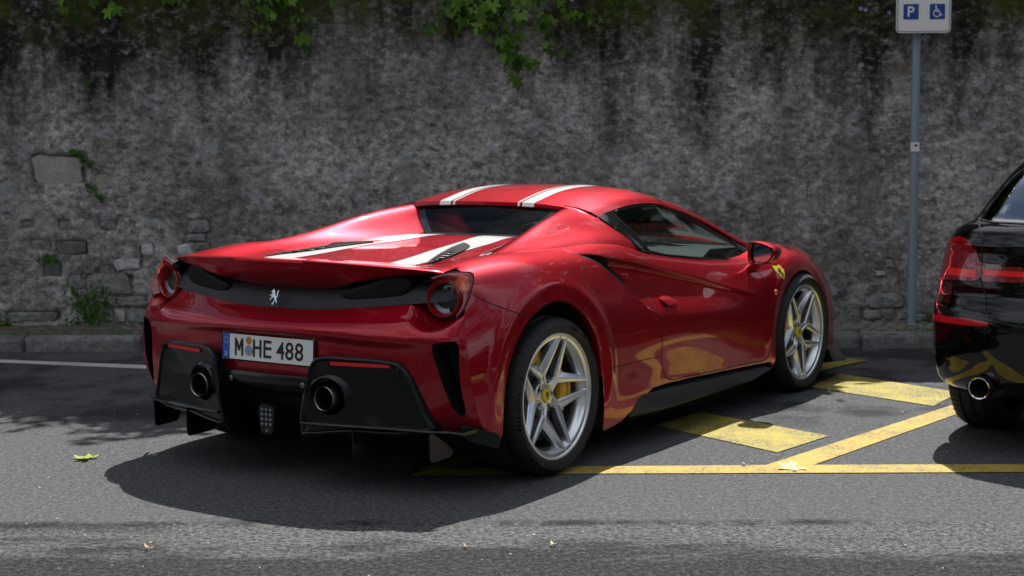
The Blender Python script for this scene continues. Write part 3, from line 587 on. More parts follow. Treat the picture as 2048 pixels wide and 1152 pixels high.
for k in range(700):
    x = r.uniform(-2.6, 3.4); y = -r.uniform(1.3, 2.6) if k % 3 else r.uniform(-1.3, 3.3); s_ = r.uniform(.002, .0055); a = r.uniform(0, 6.28); mb.add([(x+s_*math.cos(a+j*2.1)*(1+.4*(j == 1)), y+s_*math.sin(a+j*2.1), .004+(.003 if j == 0 else 0)) for j in range(3)], [(0, 1, 2)], r.randrange(3))
tag(mb.build('grit', [M_DRY, pm('pale_grit', (.45, .43, .40), .8), pm('dark_grit', (.05, .05, .05), .8)], None, smooth=False), 'loose grit and crumbs scattered on the asphalt', 'grit', kind='stuff')
# ================================================================= RED CAR
def paint_mat(name, col, flake=.25):
    m, nt, b = nmat(name)
    t = nt.nodes.new('ShaderNodeTexCoord')
    n = N(nt, 'ShaderNodeTexNoise', Scale=900.0, Detail=1.0); nt.links.new(t.outputs['Object'], n.inputs['Vector'])
    n2 = N(nt, 'ShaderNodeTexNoise', Scale=3.0, Detail=5.0); nt.links.new(t.outputs['Object'], n2.inputs['Vector'])
    c = mixc(nt, ramp(nt, n.outputs[0], [(.45, 0), (.75, flake)]), col, tuple(min(1, k*1.7+.006) for k in col))
    nt.links.new(c, b.inputs['Base Color'])
    b.inputs['Metallic'].default_value = .75; b.inputs['Roughness'].default_value = .42
    b.inputs['Coat Weight'].default_value = 1; b.inputs['Coat IOR'].default_value = 1.46; b.inputs['Specular IOR Level'].default_value = 0.0
    nt.links.new(ramp(nt, n2.outputs[0], [(.3, .012), (.75, .05)]), b.inputs['Coat Roughness'])
    return m
M_RED = paint_mat('red_metallic_paint', (.37, .0035, .015))
M_WHITE = pm('white_stripe_paint', (.78, .77, .74), .35, coat=.6)
M_BLK = pm('gloss_black_carbon', (.004, .0042, .005), .30, coat=.45, coatr=.10, spec=.25)
M_SATIN = pm('satin_black', (.009, .0095, .011), .45, spec=.35)
M_MATTE = pm('matte_dark_plastic', (.006, .006, .0065), .65, spec=.25, bump=(300, .2, .001))
M_GAP = pm('panel_gap_black', (.012, .003, .004), .7)
M_VOID = pm('wheel_well_black', (.006, .006, .007), .9)
M_TYRE = pm('tyre_rubber', (.017, .017, .018), .60, spec=.4, bump=(160, .15, .001))
M_TYREL = pm('tyre_lettering', (.0025, .0025, .0025), .5, spec=.1)
M_RIM = pm('silver_rim_paint', (.80, .83, .88), .30, metal=.92, coat=.3); M_BARREL = pm('dark_inner_barrel', (.055, .052, .048), .5, metal=.4)
M_DISC = pm('brake_disc_ceramic', (.045, .042, .040), .42, metal=.5)
M_STEEL = pm('bolt_steel', (.25, .25, .26), .3, metal=1)
M_YEL = pm('yellow_caliper_paint', (.80, .42, .01), .35, coat=.5)
M_YEM = pm('emblem_yellow', (.80, .62, .02), .3, coat=.5)
M_INK = pm('emblem_black', (.01, .01, .01), .4)
M_CHROME = pm('chrome', (.80, .81, .83), .08, metal=1)
M_LENS = pm('red_lamp_lens', (.21, .003, .006), .06, coat=1, emis=(1, .02, .02), es=.012)
M_LENSD = pm('dark_lamp_lens', (.012, .013, .016), .04, coat=1)
M_LENSO = pm('orange_lamp_lens', (.75, .10, .03), .08, coat=1)
M_REFL = pm('red_reflector', (.75, .012, .02), .25, coat=1)
M_MARK = pm('amber_marker', (.95, .17, .02), .15, coat=1)
M_GLASS = glass('tinted_car_glass', (.52, .61, .59), 0.0, 1.5, .06)
M_GLASSR = glass('rear_window_glass', (.90, .92, .93), 0.0, 1.4, .0)
M_TRIM = pm('window_trim_black', (.008, .008, .009), .12, coat=1)
M_LEATHER = pm('dark_seat_leather', (.03, .028, .028), .6)
M_LEATHR = pm('red_seat_leather', (.50, .020, .028), .6)
M_MIRR = pm('mirror_glass', (.85, .87, .88), .02, metal=1)
M_TITAN = pm('exhaust_titanium', (.16, .145, .135), .38, metal=1)
M_PLATE = pm('plate_white', (.80, .80, .78), .4, coat=.3)
M_PLBLUE = pm('plate_blue', (.01, .09, .50), .4, coat=.3)
M_GREYFL = pm('grey_seal', (.35, .37, .40), .5)
M_ORSEAL = pm('orange_seal', (.62, .20, .05), .5)
M_STAR = pm('plate_star_yellow', (.75, .6, .08), .5)
M_GRILL = pm('grille_mesh', (.005, .005, .0055), .6, spec=.25)

car = empty('sports_car', (0, 0, 0), CAR_YAW)
tag(car, 'red metallic sports convertible with white racing stripes, parked across the yellow markings', 'car')

def P3(x, rows): return [(x, y, z) for y, z in rows]
CTRL = [
 [(-.44, .89, .20), (-.47, .930, .24), (-.53, .940, .30), (-.585, .944, .40), (-.605, .940, .52), (-.607, .922, .64), (-.578, .892, .75), (-.515, .866, .88), (-.47, .80, .918), (-.42, .52, .915), (-.40, .25, .912), (-.40, 0, .912)],
 P3(-.36, [(.90, .16), (.945, .20), (.962, .30), (.970, .40), (.972, .52), (.960, .65), (.925, .78), (.862, .905), (.77, .941), (.52, .915), (.25, .910), (0, .912)]),
 P3(-.13, [(.92, .14), (.965, .20), (.98, .30), (.985, .42), (.987, .54), (.982, .67), (.955, .80), (.885, .922), (.78, .958), (.56, .928), (.25, .924), (0, .926)]),
 P3(.12, [(.955, .13), (.965, .20), (.975, .30), (.982, .42), (.985, .54), (.980, .67), (.95, .80), (.882, .915), (.775, .955), (.60, .945), (.28, .945), (0, .948)]),
 P3(.36, [(.958, .13), (.966, .20), (.967, .30), (.965, .42), (.968, .54), (.96, .66), (.928, .79), (.872, .90), (.785, .948), (.62, .955), (.3, .958), (0, .962)]),
 P3(.66, [(.950, .13), (.957, .19), (.951, .28), (.946, .40), (.950, .52), (.945, .62), (.908, .76), (.868, .885), (.80, .945), (.65, .955), (.3, .972), (0, .976)]),
 P3(.84, [(.925, .15), (.945, .195), (.945, .28), (.941, .39), (.950, .51), (.944, .61), (.904, .74), (.866, .868), (.808, .930), (.68, .93), (.35, .95), (0, .96)]),
 P3(1.0, [(.90, .16), (.935, .20), (.935, .28), (.938, .38), (.950, .50), (.943, .60), (.900, .72), (.862, .835), (.815, .893), (.7, .90), (.4, .92), (0, .93)]),
 P3(1.5, [(.90, .18), (.925, .21), (.93, .28), (.937, .38), (.945, .50), (.935, .60), (.892, .70), (.852, .785), (.81, .828), (.7, .85), (.4, .88), (0, .90)]),
 P3(2.0, [(.90, .18), (.93, .20), (.935, .28), (.938, .38), (.94, .50), (.930, .60), (.900, .68), (.862, .745), (.81, .788), (.7, .815), (.35, .86), (0, .875)]),
 P3(2.35, [(.91, .16), (.94, .20), (.95, .28), (.955, .38), (.955, .49), (.948, .59), (.932, .70), (.865, .785), (.765, .820), (.60, .812), (.3, .835), (0, .845)]),
 P3(2.65, [(.91, .16), (.94, .20), (.95, .28), (.957, .38), (.958, .49), (.955, .60), (.935, .705), (.862, .793), (.745, .834), (.56, .80), (.3, .775), (0, .785)]),
 P3(3.0, [(.89, .15), (.915, .2), (.92, .28), (.922, .38), (.918, .48), (.905, .57), (.865, .67), (.79, .765), (.70, .80), (.53, .74), (.3, .69), (0, .695)]),
 P3(3.35, [(.79, .14), (.815, .18), (.825, .25), (.828, .34), (.82, .42), (.805, .50), (.76, .59), (.70, .655), (.62, .68), (.49, .63), (.28, .59), (0, .59)]),
 P3(3.62, [(.62, .14), (.65, .17), (.665, .22), (.67, .29), (.66, .36), (.64, .43), (.60, .49), (.55, .53), (.49, .55), (.41, .52), (.25, .49), (0, .485)]),
 P3(3.78, [(.40, .16), (.42, .18), (.44, .22), (.45, .27), (.45, .32), (.43, .37), (.40, .40), (.36, .42), (.30, .43), (.21, .42), (.12, .41), (0, .40)]),
]
TU = [-.60, -.36, -.13, .12, .36, .66, .84, 1.0, 1.5, 2.0, 2.35, 2.65, 3.0, 3.35, 3.62, 3.78]
TV = [0, .06, .16, .28, .40, .53, .66, .79, .89, 1.12, 1.40, 1.68]
NU, NV = 370, 150
BASE = relax(dense(CTRL, TU, TV, NU, NV), 10, .6)
UU = np.linspace(TU[0], TU[-1], NU); VV = np.linspace(0, TV[-1], NV)
_S = BASE.copy()
for _k in range(260): _S[1:-1] += .5*(.5*(_S[:-2]+_S[2:])-_S[1:-1])
_w = (np.clip((.50-VV)/.12, 0, 1)[None, :]*np.clip((UU-.30)/.25, 0, 1)[:, None]*np.clip((2.35-UU)/.3, 0, 1)[:, None])[..., None]
BASE = BASE*(1-_w)+_S*_w      # fair the lower flank into long, calm surfaces
def interp1(x, xs, ys): return np.interp(x, xs, ys)
def sstep(t): t = np.clip(t, 0, 1); return t*t*(3-2*t)
ARCH = [((-.005, .365), .395), ((2.615, .335), .362)]
CREX = [.36, .476, .693, .929, 1.174, 1.494, 1.739, 1.90, 2.05]
CREZ = [.925, .925, .890, .850, .795, .728, .670, .635, .60]
def side_detail(P, scoop):
    P = P.copy(); x, y, z = P[..., 0], P[..., 1], P[..., 2]
    side = sstep((.93-VV)/.1)[None, :]*np.ones_like(x)
    for (cx, cz), r0 in ARCH:                           # flattened band round each arch
        r = np.hypot(x-cx, z-cz)
        y += .008*np.exp(-((r-(r0+.075))/.028)**2)*side*sstep((z-.20)/.2)
        y -= .006*sstep((r0+.05-r)/.05)*side*sstep((z-.20)/.2)
    # lower rear-wing flare ahead of the rear wheel
    if scoop:
        zu = interp1(x, CREX, CREZ)
        D = interp1(x, [.3, .62, .85, 1.1, 1.5, 1.9, 2.05], [.105, .098, .075, .050, .026, .008, 0])
        h = interp1(x, [.3, .8, 1.1, 1.6, 2.0], [.30, .27, .23, .17, .12])
        t = (zu-z)/h
        prof = np.where(t < 0, 0, np.where(t < .10, sstep(t/.10), sstep((1-t)/.90)))
        y -= D*prof*side
    P[..., 1] = y
    return P
BODY_F = relax(side_detail(BASE, False), 1, .4)
BODY_D = relax(side_detail(BASE, True), 1, .3)
GF = gfaces(NU, NV)
vrow = np.tile(VV, NU)
EDGE = smooth_poly([(.36, .932), (.429, .911), (.496, .879), (.55, .843), (.62, .804), (.725, .729), (.836, .653), (.905, .598), (.935, .545), (.93, .49)], 10, False)  # leading edge of rear wing
EDGEP = np.vstack([EDGE, [(.93, .10), (-.9, .10), (-.9, 1.1), (.35, 1.1)]])
FLANK = smooth_poly([(.335, .935), (.55, .85), (.80, .62), (.83, .545)], 8, False)

def arch_inside(x, z, v):
    k = np.zeros(len(x), bool)
    for (cx, cz), r in ARCH: k |= (np.hypot(x-cx, z-cz) < r)
    k |= (np.abs(x-ARCH[0][0][0]) < ARCH[0][1]) & (z < ARCH[0][0][1]); k |= (np.abs(x-ARCH[1][0][0]) < ARCH[1][1]) & (z < ARCH[1][0][1])
    return k & (v < .86)
def arch_curve(i, n=60):
    (cx, cz), r = ARCH[i]; t = np.linspace(0, math.pi, n)
    return [(cx+r, .10)]+[(cx+r*math.cos(a), cz+r*math.sin(a)) for a in t]+[(cx-r, .10)]
def snap(V, Nn, idx, poly, ax=(0, 2), closed=False, mask=None):
    p = V[idx][:, ax]; q, d = nearest(p, poly, closed); dl = q-p
    ok = d < .03
    o = 3-ax[0]-ax[1]; n = Nn[idx]; no = n[:, o]; no = np.where(np.abs(no) < .2, .2*np.sign(no+1e-9), no)
    V[idx[ok]][:, ax]
    for a, k in ((0, ax[0]), (1, ax[1])): V[idx[ok], k] = q[ok, a]
    V[idx[ok], o] -= (n[ok, ax[0]]*dl[ok, 0]+n[ok, ax[1]]*dl[ok, 1])/no[ok]
BOT = [( -.5, .22), (-.38, .20), (.42, .132), (.50, .142), (.576, .153), (.60, .165), (.878, .262), (1.05, .262), (1.6, .245), (2.2, .225), (2.3, .14), (3.0, .12), (3.8, .12)]
DOOR = smooth_poly([(.995, .93), (.985, .875), (.967, .839), (.937, .769), (.915, .70), (.926, .652), (.948, .58), (.96, .506), (.969, .433), (.984, .345), (1.04, .284), (1.25, .268), (1.6, .255), (1.95, .248), (2.12, .243), (2.17, .27), (2.19, .40), (2.19, .55), (2.165, .66), (2.13, .74), (2.18, .80), (1.6, .95), (1.02, 1.05)], 6)
CABIN = [(.86, 1.2), (.86, .0), (2.30, .0), (2.30, .75), (2.28, .79), (.95, .815), (.80, .80)]   # (x,|y|) top opening
CABIN = [(.80, -.1), (2.36, -.1), (2.34, .40), (2.26, .70), (2.18, .775), (1.6, .795), (1.05, .800), (1.02, .78), (1.0, .62), (.80, .45)]
def arcs(V): return V[:, 0], V[:, 2]

def make_side(P, sgn, which):
    V = P.reshape(-1, 3).copy(); Nn = vnormals(V, GF)
    if Nn[:, 1].mean() < 0: Nn = -Nn
    x, z = V[:, 0], V[:, 2]; vside = vrow < .9
    inA = arch_inside(x, z, vrow); botz = np.interp(x, [p[0] for p in BOT], [p[1] for p in BOT]); inB = (z < botz) & (vrow < .5)
    fa = inA[GF]; fb = inB[GF]
    keep = ~(fa.all(1)) & ~(fb.all(1))
    # cabin opening
    inC = inpoly(np.stack([x, V[:, 1]], 1), CABIN) & (vrow > .84); keep &= ~inC[GF].all(1)
    # snapping of vertices sitting just inside the openings
    kf = GF[keep]; used = np.zeros(len(V), bool); used[kf.ravel()] = True
    for i in (0, 1):
        k = np.where(inA & used & (np.abs(x-ARCH[i][0][0]) < .6))[0]; snap(V, Nn, k, arch_curve(i))
    k = np.where(inB & used & ~inA)[0]; snap(V, Nn, k, BOT)
    k = np.where(inC & used)[0]; snap(V, Nn, k, CABIN, ax=(0, 1), closed=True)
    # which side of the wing edge / door
    fc = V[GF].mean(1); fv = vrow[GF].mean(1)
    inE = inpoly(fc[:, [0, 2]], EDGEP)
    inD = inpoly(fc[:, [0, 2]], DOOR) & (fv < .93) & ~inE
    if which == 'wing':
        sel = keep & inE
        lab = np.zeros(len(V), int); a = np.zeros(len(V), bool); b = a.copy(); a[GF[sel].ravel()] = True; b[GF[keep & ~inE].ravel()] = True
        k = np.where(a & b & vside)[0]; snap(V, Nn, k, EDGE)
    else:
        # the recessed skin runs on a little behind the wing edge so the slot reads as a hole
        q, d = nearest(fc[:, [0, 2]], EDGE, False)
        tuck = inE & (d < .07) & (fc[:, 2] > .56) & (fv < .93) & (fc[:, 0] > .3)
        sel = keep & (~inE | tuck)
        if which == 'door': sel &= inD & ~tuck
        else: sel &= ~inD | tuck
        a = np.zeros(len(V), bool); b = a.copy(); a[GF[keep & inD].ravel()] = True; b[GF[keep & ~inD & ~inE].ravel()] = True
        k = np.where(a & b & vside)[0]; snap(V, Nn, k, DOOR, closed=True)
        V[tuck[:, None].repeat(4, 1).ravel().nonzero()[0]*0] += 0
        tv = np.unique(GF[tuck & ~(~inE)].ravel()); 
        aw = np.zeros(len(V), bool); aw[tv] = True
        qq, dd = nearest(V[:, [0, 2]], EDGE, False); inEv = inpoly(V[:, [0, 2]], EDGEP)
        m = aw & inEv; V[m, 1] -= .012+.25*dd[m]
    Nn = vnormals(V, GF)
    if Nn[:, 1].mean() < 0: Nn = -Nn
    u, F = subset(V, GF, sel); Vs = V[u].copy(); Ns = Nn[u].copy()
    Vs[:, 1] *= sgn; Ns[:, 1] *= sgn
    if sgn > 0: F = F[:, ::-1]
    return Vs, F, Ns
def join_parts(parts):
    V = []; F = []; Nn = []; n = 0
    for v, f, nn in parts: V.append(v); F.append(f+n); Nn.append(nn); n += len(v)
    return np.vstack(V), np.vstack(F), np.vstack(Nn)
_n = vnormals(BODY_F.reshape(-1, 3), GF); _n *= np.sign(_n[:, 1].mean()); SIDE_N0 = _n.reshape(NU, NV, 3)[0].copy()
bodyV, bodyF, bodyN = join_parts([make_side(BODY_D, s, 'rest') for s in (-1, 1)]+[make_side(BODY_F, s, 'wing') for s in (-1, 1)])
def orient(V, F, Nn):
    n = np.cross(V[F[:, 2]]-V[F[:, 0]], V[F[:, 3]]-V[F[:, 1]]); flip = (n*Nn[F].mean(1)).sum(1) < 0
    F = F.copy(); F[flip] = F[flip][:, ::-1]; return F
body = mesh('body', bodyV, orient(bodyV, bodyF, bodyN), M_RED, car, normals=bodyN)
for s in (-1, 1):
    v, f, nn = make_side(BODY_D, s, 'door'); mesh('door', v, orient(v, f, nn), M_RED, car, normals=nn)
# ray helpers on the full skins (right half mirrored as needed)
def skin_tree(P):
    V = P.reshape(-1, 3); return BVHTree.FromPolygons([tuple(v) for v in V], [tuple(int(i) for i in f) for f in GF])
T_F = skin_tree(BODY_F); T_D = skin_tree(BODY_D)
def side_y(x, z, tree=None):
    h = (tree or T_F).ray_cast(Vector((x, 2, z)), Vector((0, -1, 0)))
    return (h[0].y, h[1]) if h[0] is not None else (.93, Vector((0, 1, 0)))
def top_z(x, y, tree=None):
    h = (tree or T_F).ray_cast(Vector((x, abs(y), 2)), Vector((0, 0, -1)))
    return h[0].z if h[0] is not None else .95
def ribbon_side(name, pts, w, mat, s, tree, off=.0012, parent=car, build=True):
    """thin dark strip following the skin: a shut line"""
    P = []; L = []; Rr = []
    for i, (x, z) in enumerate(pts):
        y, n = side_y(x, z, tree); P.append(Vector((x, y, z)))
    V = []
    for i, p in enumerate(P):
        d = (P[min(i+1, len(P)-1)]-P[max(i-1, 0)]).normalized(); y, n = side_y(p.x, p.z, tree); n = Vector(n)
        if n.y < 0: n = -n
        t = d.cross(n).normalized()*w*.5; o = n*off
        V += [tuple(p+t+o), tuple(p-t+o)]
    V = [(a, b*s, c) for a, b, c in V]
    return V, [(2*i, 2*i+1, 2*i+3, 2*i+2) for i in range(len(P)-1)]
# shut lines
for s in (-1, 1):
    i0 = np.array([p for p in DOOR if p[1] < .905 and not (p[0] > 2.0 and p[1] > .735)])
    k = np.argmax(np.linalg.norm(np.diff(np.vstack([i0, i0[:1]]), axis=0), axis=1)); i0 = np.roll(i0, -(k+1), 0)
    a = np.linspace(0, 2*math.pi, 50)
    for pts, w_, tr_ in ((resample(i0), .0048, T_D), (resample([(.40, .41), (.70, .407), (.968, .403)]), .004, T_F), (resample([(-.505, .825), (-.436, .79), (-.321, .745), (-.20, .70)]), .004, T_F),
                    (resample(EDGE[:66]), .005, T_F), ([(.338+.060*math.cos(t), .820+.060*math.sin(t)) for t in a], .004, T_F)):
        MB().add(*ribbon_side('', pts, w_, M_GAP, s, tr_)).build('panel_gap', M_GAP, car, auto=None)
# strip painting the intake mouth's shade in black over the recessed skin
for s in (-1, 1):
    E_ = resample(EDGE[4:44], .01); L0 = []; L1 = []; L2 = []
    for i, (x, z) in enumerate(E_):
        d = E_[min(i+1, len(E_)-1)]-E_[max(i-1, 0)]; d = d/np.linalg.norm(d); nx_ = np.array([-d[1], d[0]]); t = i/(len(E_)-1); w_ = .030*(1-t)**.8+.004
        Dd = 1.42*float(np.interp(x, [.3, .62, .85, 1.1], [.100, .095, .072, .048])); Dd *= min(1, .35+1.6*t); a = np.array([x+.02, z]); b_ = np.array([x+Dd+.072*(1-t)**.8+.004, z-.004])
        L0.append((a[0], s*(side_y(a[0], a[1], T_D)[0]+.0015), a[1])); L1.append((b_[0], s*(side_y(b_[0], b_[1], T_D)[0]+.0015), b_[1]))
    MB().loft([L0, L1], closed=False).build('intake_shade_strip', M_VOID, car, auto=None)
# wheel arches: rolled lip and dark well
for i, (c, r) in enumerate(ARCH):
    for s in (-1, 1):
        cur = resample(arch_curve(i)[2:-2], .015); lp = MB(); l0 = []; l1 = []; l2 = []
        for x, z in cur:
            y, n = side_y(x, z, T_F); d = Vector((x-c[0], 0, z-c[1])).normalized()
            l0.append((x, s*(y+.0005), z)); l1.append((x-.006*d.x, s*(y-.006), z-.006*d.z)); l2.append((x-.002*d.x, s*(y-.042), z-.002*d.z))
        lp.loft([l0, l1, l2], closed=False); lp.build('arch_lip', M_RED, car, auto=None)
        wb = MB(); A = []
        for yy, rr in (((.942, .905)[i], r+.006), (.60, r+.010), (.60, .05)):
            A.append([(c[0]+rr*math.cos(t), s*yy, c[1]+rr*math.sin(t)) for t in np.linspace(-.75, math.pi+.75, 40)])
        wb.loft(A, closed=False); wb.build('wheel_well', M_VOID, car)

# ---- greenhouse: roof, pillars and flying buttresses
RC = [  # half sections, centre to the top of the side window
 (.862, [(0, 1.139), (.2, 1.137), (.36, 1.131), (.455, 1.122), (.53, 1.108), (.585, 1.088), (.622, 1.060)]),
 (1.08, [(0, 1.186), (.2, 1.183), (.36, 1.174), (.455, 1.162), (.525, 1.144), (.580, 1.124), (.614, 1.098)]),
 (1.32, [(0, 1.204), (.2, 1.201), (.36, 1.192), (.455, 1.178), (.525, 1.160), (.577, 1.140), (.608, 1.116)]),
 (1.52, [(0, 1.200), (.2, 1.197), (.36, 1.187), (.455, 1.173), (.525, 1.153), (.575, 1.132), (.605, 1.108)]),
 (1.66, [(0, 1.180), (.2, 1.177), (.36, 1.166), (.455, 1.151), (.525, 1.132), (.575, 1.112), (.607, 1.088)])]
rc = np.array([[(x, y, z) for y, z in row] for x, row in RC])
roofP = dense(rc, [r[0] for r in RC], [0, .2, .36, .46, .54, .6, .64], 80, 60)
x0l = np.interp(roofP[:, :, 1], [0, .455, .53, .585, .622], [.862, .862, .876, .892, .905])   # the rear edge runs forward at the corners
tt_ = (roofP[:, :, 0]-.862)/(1.66-.862)
Q_ = roofP.copy()
for j in range(60):
    xs_ = x0l[0, j]+tt_[:, j]*(1.66-x0l[0, j])
    for k in (1, 2): Q_[:, j, k] = np.interp(xs_, roofP[:, j, 0], roofP[:, j, k])
    Q_[:, j, 0] = xs_
roofP = relax(Q_, 2, .4)
full = np.concatenate([roofP[:, ::-1]*np.array([1, -1, 1]), roofP[:, 1:]], 1)
roofV = full.reshape(-1, 3); roofF = gfaces(80, 119)
rn = vnormals(roofV, roofF); rn = rn*np.sign(rn[:, 2:3].mean())
roof = mesh('roof', roofV, orient(roofV, roofF, rn), M_RED, car, normals=rn)
def roof_z(x, y):
    i = np.interp(x, [r[0] for r in RC], range(5)); a = int(min(i, 3)); f = i-a
    row = rc[a]*(1-f)+rc[a+1]*f; return float(np.interp(abs(y), row[:, 1], row[:, 2]))
# rear lip of the roof, overhanging the glass
mb = MB(); l = [[], [], [], []]
for y in np.linspace(-.60, .60, 61):
    z = roof_z(.862, y); l[0].append((.862, y, z)); l[1].append((.850, y, z-.004)); l[2].append((.848, y, z-.020)); l[3].append((.875, y, z-.028))
mb.loft(l, closed=False); mb.build('roof_rear_lip', M_RED, car)
# pillars forward of the roof
AP = [(1.62, .545, 1.131, .608, 1.092), (1.80, .565, 1.090, .618, 1.052), (2.0, .60, 1.020, .645, .985), (2.2, .645, .935, .690, .900), (2.38, .70, .855, .745, .815), (2.50, .74, .80, .78, .765)]
for s in (-1, 1):
    ap = np.array(AP); t = np.linspace(1.60, 2.50, 30); q = spline(ap[:, 1:], ap[:, 0], t)
    mb = MB(); mb.loft([[(x, s*(a[0]-.05), a[1]-.03) for x, a in zip(t, q)], [(x, s*(a[0]-.004), a[1]-.001) for x, a in zip(t, q)], [(x, s*(a[0]+.010), a[1]-.001) for x, a in zip(t, q)],
        [(x, s*(a[2]*.5+a[0]*.5+.012), (a[1]+a[3])/2+.002) for x, a in zip(t, q)], [(x, s*a[2], a[3]) for x, a in zip(t, q)], [(x, s*(a[2]-.02), a[3]-.008) for x, a in zip(t, q)]], closed=False)
    mb.build('pillar', M_RED, car, auto=60)
# buttress: from the roof shoulder back and down on to the deck
BT = [  # x, inner base(y,z), inner mid, ridge, upper, shoulder, outer mid, seam
 (-.16, (.60, .931), (.655, .940), (.700, .951), (.712, .952), (.722, .953), (.735, .953), (.745, .954)),
 (.02, (.52, .935), (.60, .950), (.660, .969), (.680, .967), (.700, .964), (.728, .959), (.748, .956)),
 (.25, (.45, .950), (.53, .975), (.602, 1.013), (.634, 1.004), (.664, .988), (.712, .966), (.758, .954)),
 (.50, (.40, .962), (.475, 1.01), (.552, 1.070), (.590, 1.060), (.630, 1.028), (.700, .985), (.775, .953)),
 (.72, (.33, .972), (.42, 1.04), (.500, 1.105), (.550, 1.098), (.605, 1.062), (.695, 1.004), (.795, .950)),
 (.862, (.31, .985), (.40, 1.06), (.455, 1.122), (.530, 1.108), (.605, 1.068), (.700, 1.006), (.802, .943)),
 (.905, (.30, .99), (.40, 1.07), (.455, 1.130), (.532, 1.114), (.622, 1.0665), (.708, 1.004), (.804, .936)),
 (1.06, (.30, .99), (.40, 1.08), (.455, 1.158), (.545, 1.130), (.640, 1.050), (.715, .985), (.808, .905))]
bt = np.array([[(x, y, z) for y, z in r]+[(x, r[-1][0]+.002, r[-1][1]-.035)] for x, *r in BT])
btP = relax(dense(bt, [b[0] for b in BT], [0, .1, .2, .26, .32, .42, .52, .555], 110, 64), 3, .5)
btV0 = btP.reshape(-1, 3); btF = gfaces(110, 64)
vv = np.tile(np.linspace(0, .555, 64), 110)
cutx = np.interp(btV0[:, 2], [.90, .915, 1.068, 1.2], [1.01, 1.00, .905, .862])
cutr = np.interp(btV0[:, 1], [0, .455, .53, .585, .622], [.866, .866, .880, .896, .908])
cutx = np.where(vv < .322, cutr, cutx)
msk = btV0[:, 0] > cutx
keep = ~msk[btF].all(1)
_TR = BVHTree.FromPolygons([tuple(v) for v in roofV], [tuple(int(i) for i in f) for f in roofF]); _TB0 = BVHTree.FromPolygons([tuple(v) for v in btV0], [tuple(int(i) for i in f) for f in btF])
for k_ in range(len(btV0)):      # fair the shoulder into the rear edge of the roof
    x_, y_, z_ = btV0[k_]
    if x_ > .66 and .44 < y_ < .66 and .19 <= vv[k_] <= .36:
        yy_ = min(y_, .620); xo = float(np.interp(yy_, [0, .455, .53, .585, .622], [.862, .862, .876, .892, .905]))
        a_ = _TR.ray_cast(Vector((xo+.004, yy_, 2)), Vector((0, 0, -1)))[0]; b_ = _TB0.ray_cast(Vector((xo, y_, 2)), Vector((0, 0, -1)))[0]
        if a_ is not None and b_ is not None: btV0[k_, 2] += (a_.z-b_.z)*float(sstep((x_-.66)/(xo-.66)))*float(sstep((vv[k_]-.17)/.03)*sstep((.37-vv[k_])/.05))
_b3 = relax(btV0.reshape(110, 64, 3), 34, .7); btV0 = _b3.reshape(-1, 3).copy()
cutx = np.where(vv < .322, np.interp(btV0[:, 1], [0, .455, .53, .585, .622], [.866, .866, .880, .896, .908]), np.interp(btV0[:, 2], [.90, .915, 1.068, 1.2], [1.01, 1.00, .905, .862]))
msk = btV0[:, 0] > cutx; keep = ~msk[btF].all(1)
T_B = BVHTree.FromPolygons([tuple(v) for v in btV0], [tuple(int(i) for i in f) for f in btF])
for s in (-1, 1):
    V = btV0.copy(); us = np.zeros(len(V), bool); us[btF[keep].ravel()] = True; k = msk & us; V[k, 0] = cutx[k]
    nn = vnormals(V, btF); nn *= np.sign(nn[:, 2].mean()); V[:, 1] *= s; nn[:, 1] *= s
    u, F = subset(V, btF, keep); mesh('buttress', V[u], orient(V[u], F, nn[u]), M_RED, car, normals=nn[u])
# ---- rear bumper skin (half, mirrored)
YC = [0, .15, .30, .50, .66, .80, .885]
def FX(*xs): return xs
FR = [  # z at centre .. z outside, x per column
 ([.44, .44, .40, .30, .26, .245, .235], [-.735, -.733, -.72, -.69, -.65, -.58, -.49]),
 ([.475, .475, .45, .38, .35, .34, .335], [-.762, -.760, -.752, -.725, -.69, -.63, -.575]),
 ([.53, .53, .52, .48, .47, .46, .46], [-.770, -.768, -.762, -.738, -.705, -.655, -.612]),
 ([.59, .59, .585, .565, .555, .55, .55], [-.773, -.771, -.765, -.742, -.712, -.668, -.634]),
 ([.635, .635, .632, .62, .615, .615, .62], [-.779, -.778, -.772, -.750, -.722, -.680, -.642]),
 ([.660, .660, .660, .655, .655, .66, .665], [-.800, -.798, -.792, -.770, -.738, -.688, -.640]),
 ([.680, .680, .682, .685, .69, .695, .705], [-.796, -.794, -.787, -.762, -.724, -.670, -.625]),
 ([.712, .713, .718, .728, .735, .74, .75], [-.752, -.750, -.742, -.712, -.672, -.630, -.600]),
 ([.735, .737, .744, .762, .776, .79, .81], [-.708, -.706, -.700, -.670, -.625, -.585, -.560]),
 ([.748, .750, .758, .778, .80, .84, .88], [-.690, -.688, -.682, -.650, -.600, -.540, -.515])]
fc = np.array([[(x, y, z) for x, y, z in zip(xs, YC, zs)] for zs, xs in FR])
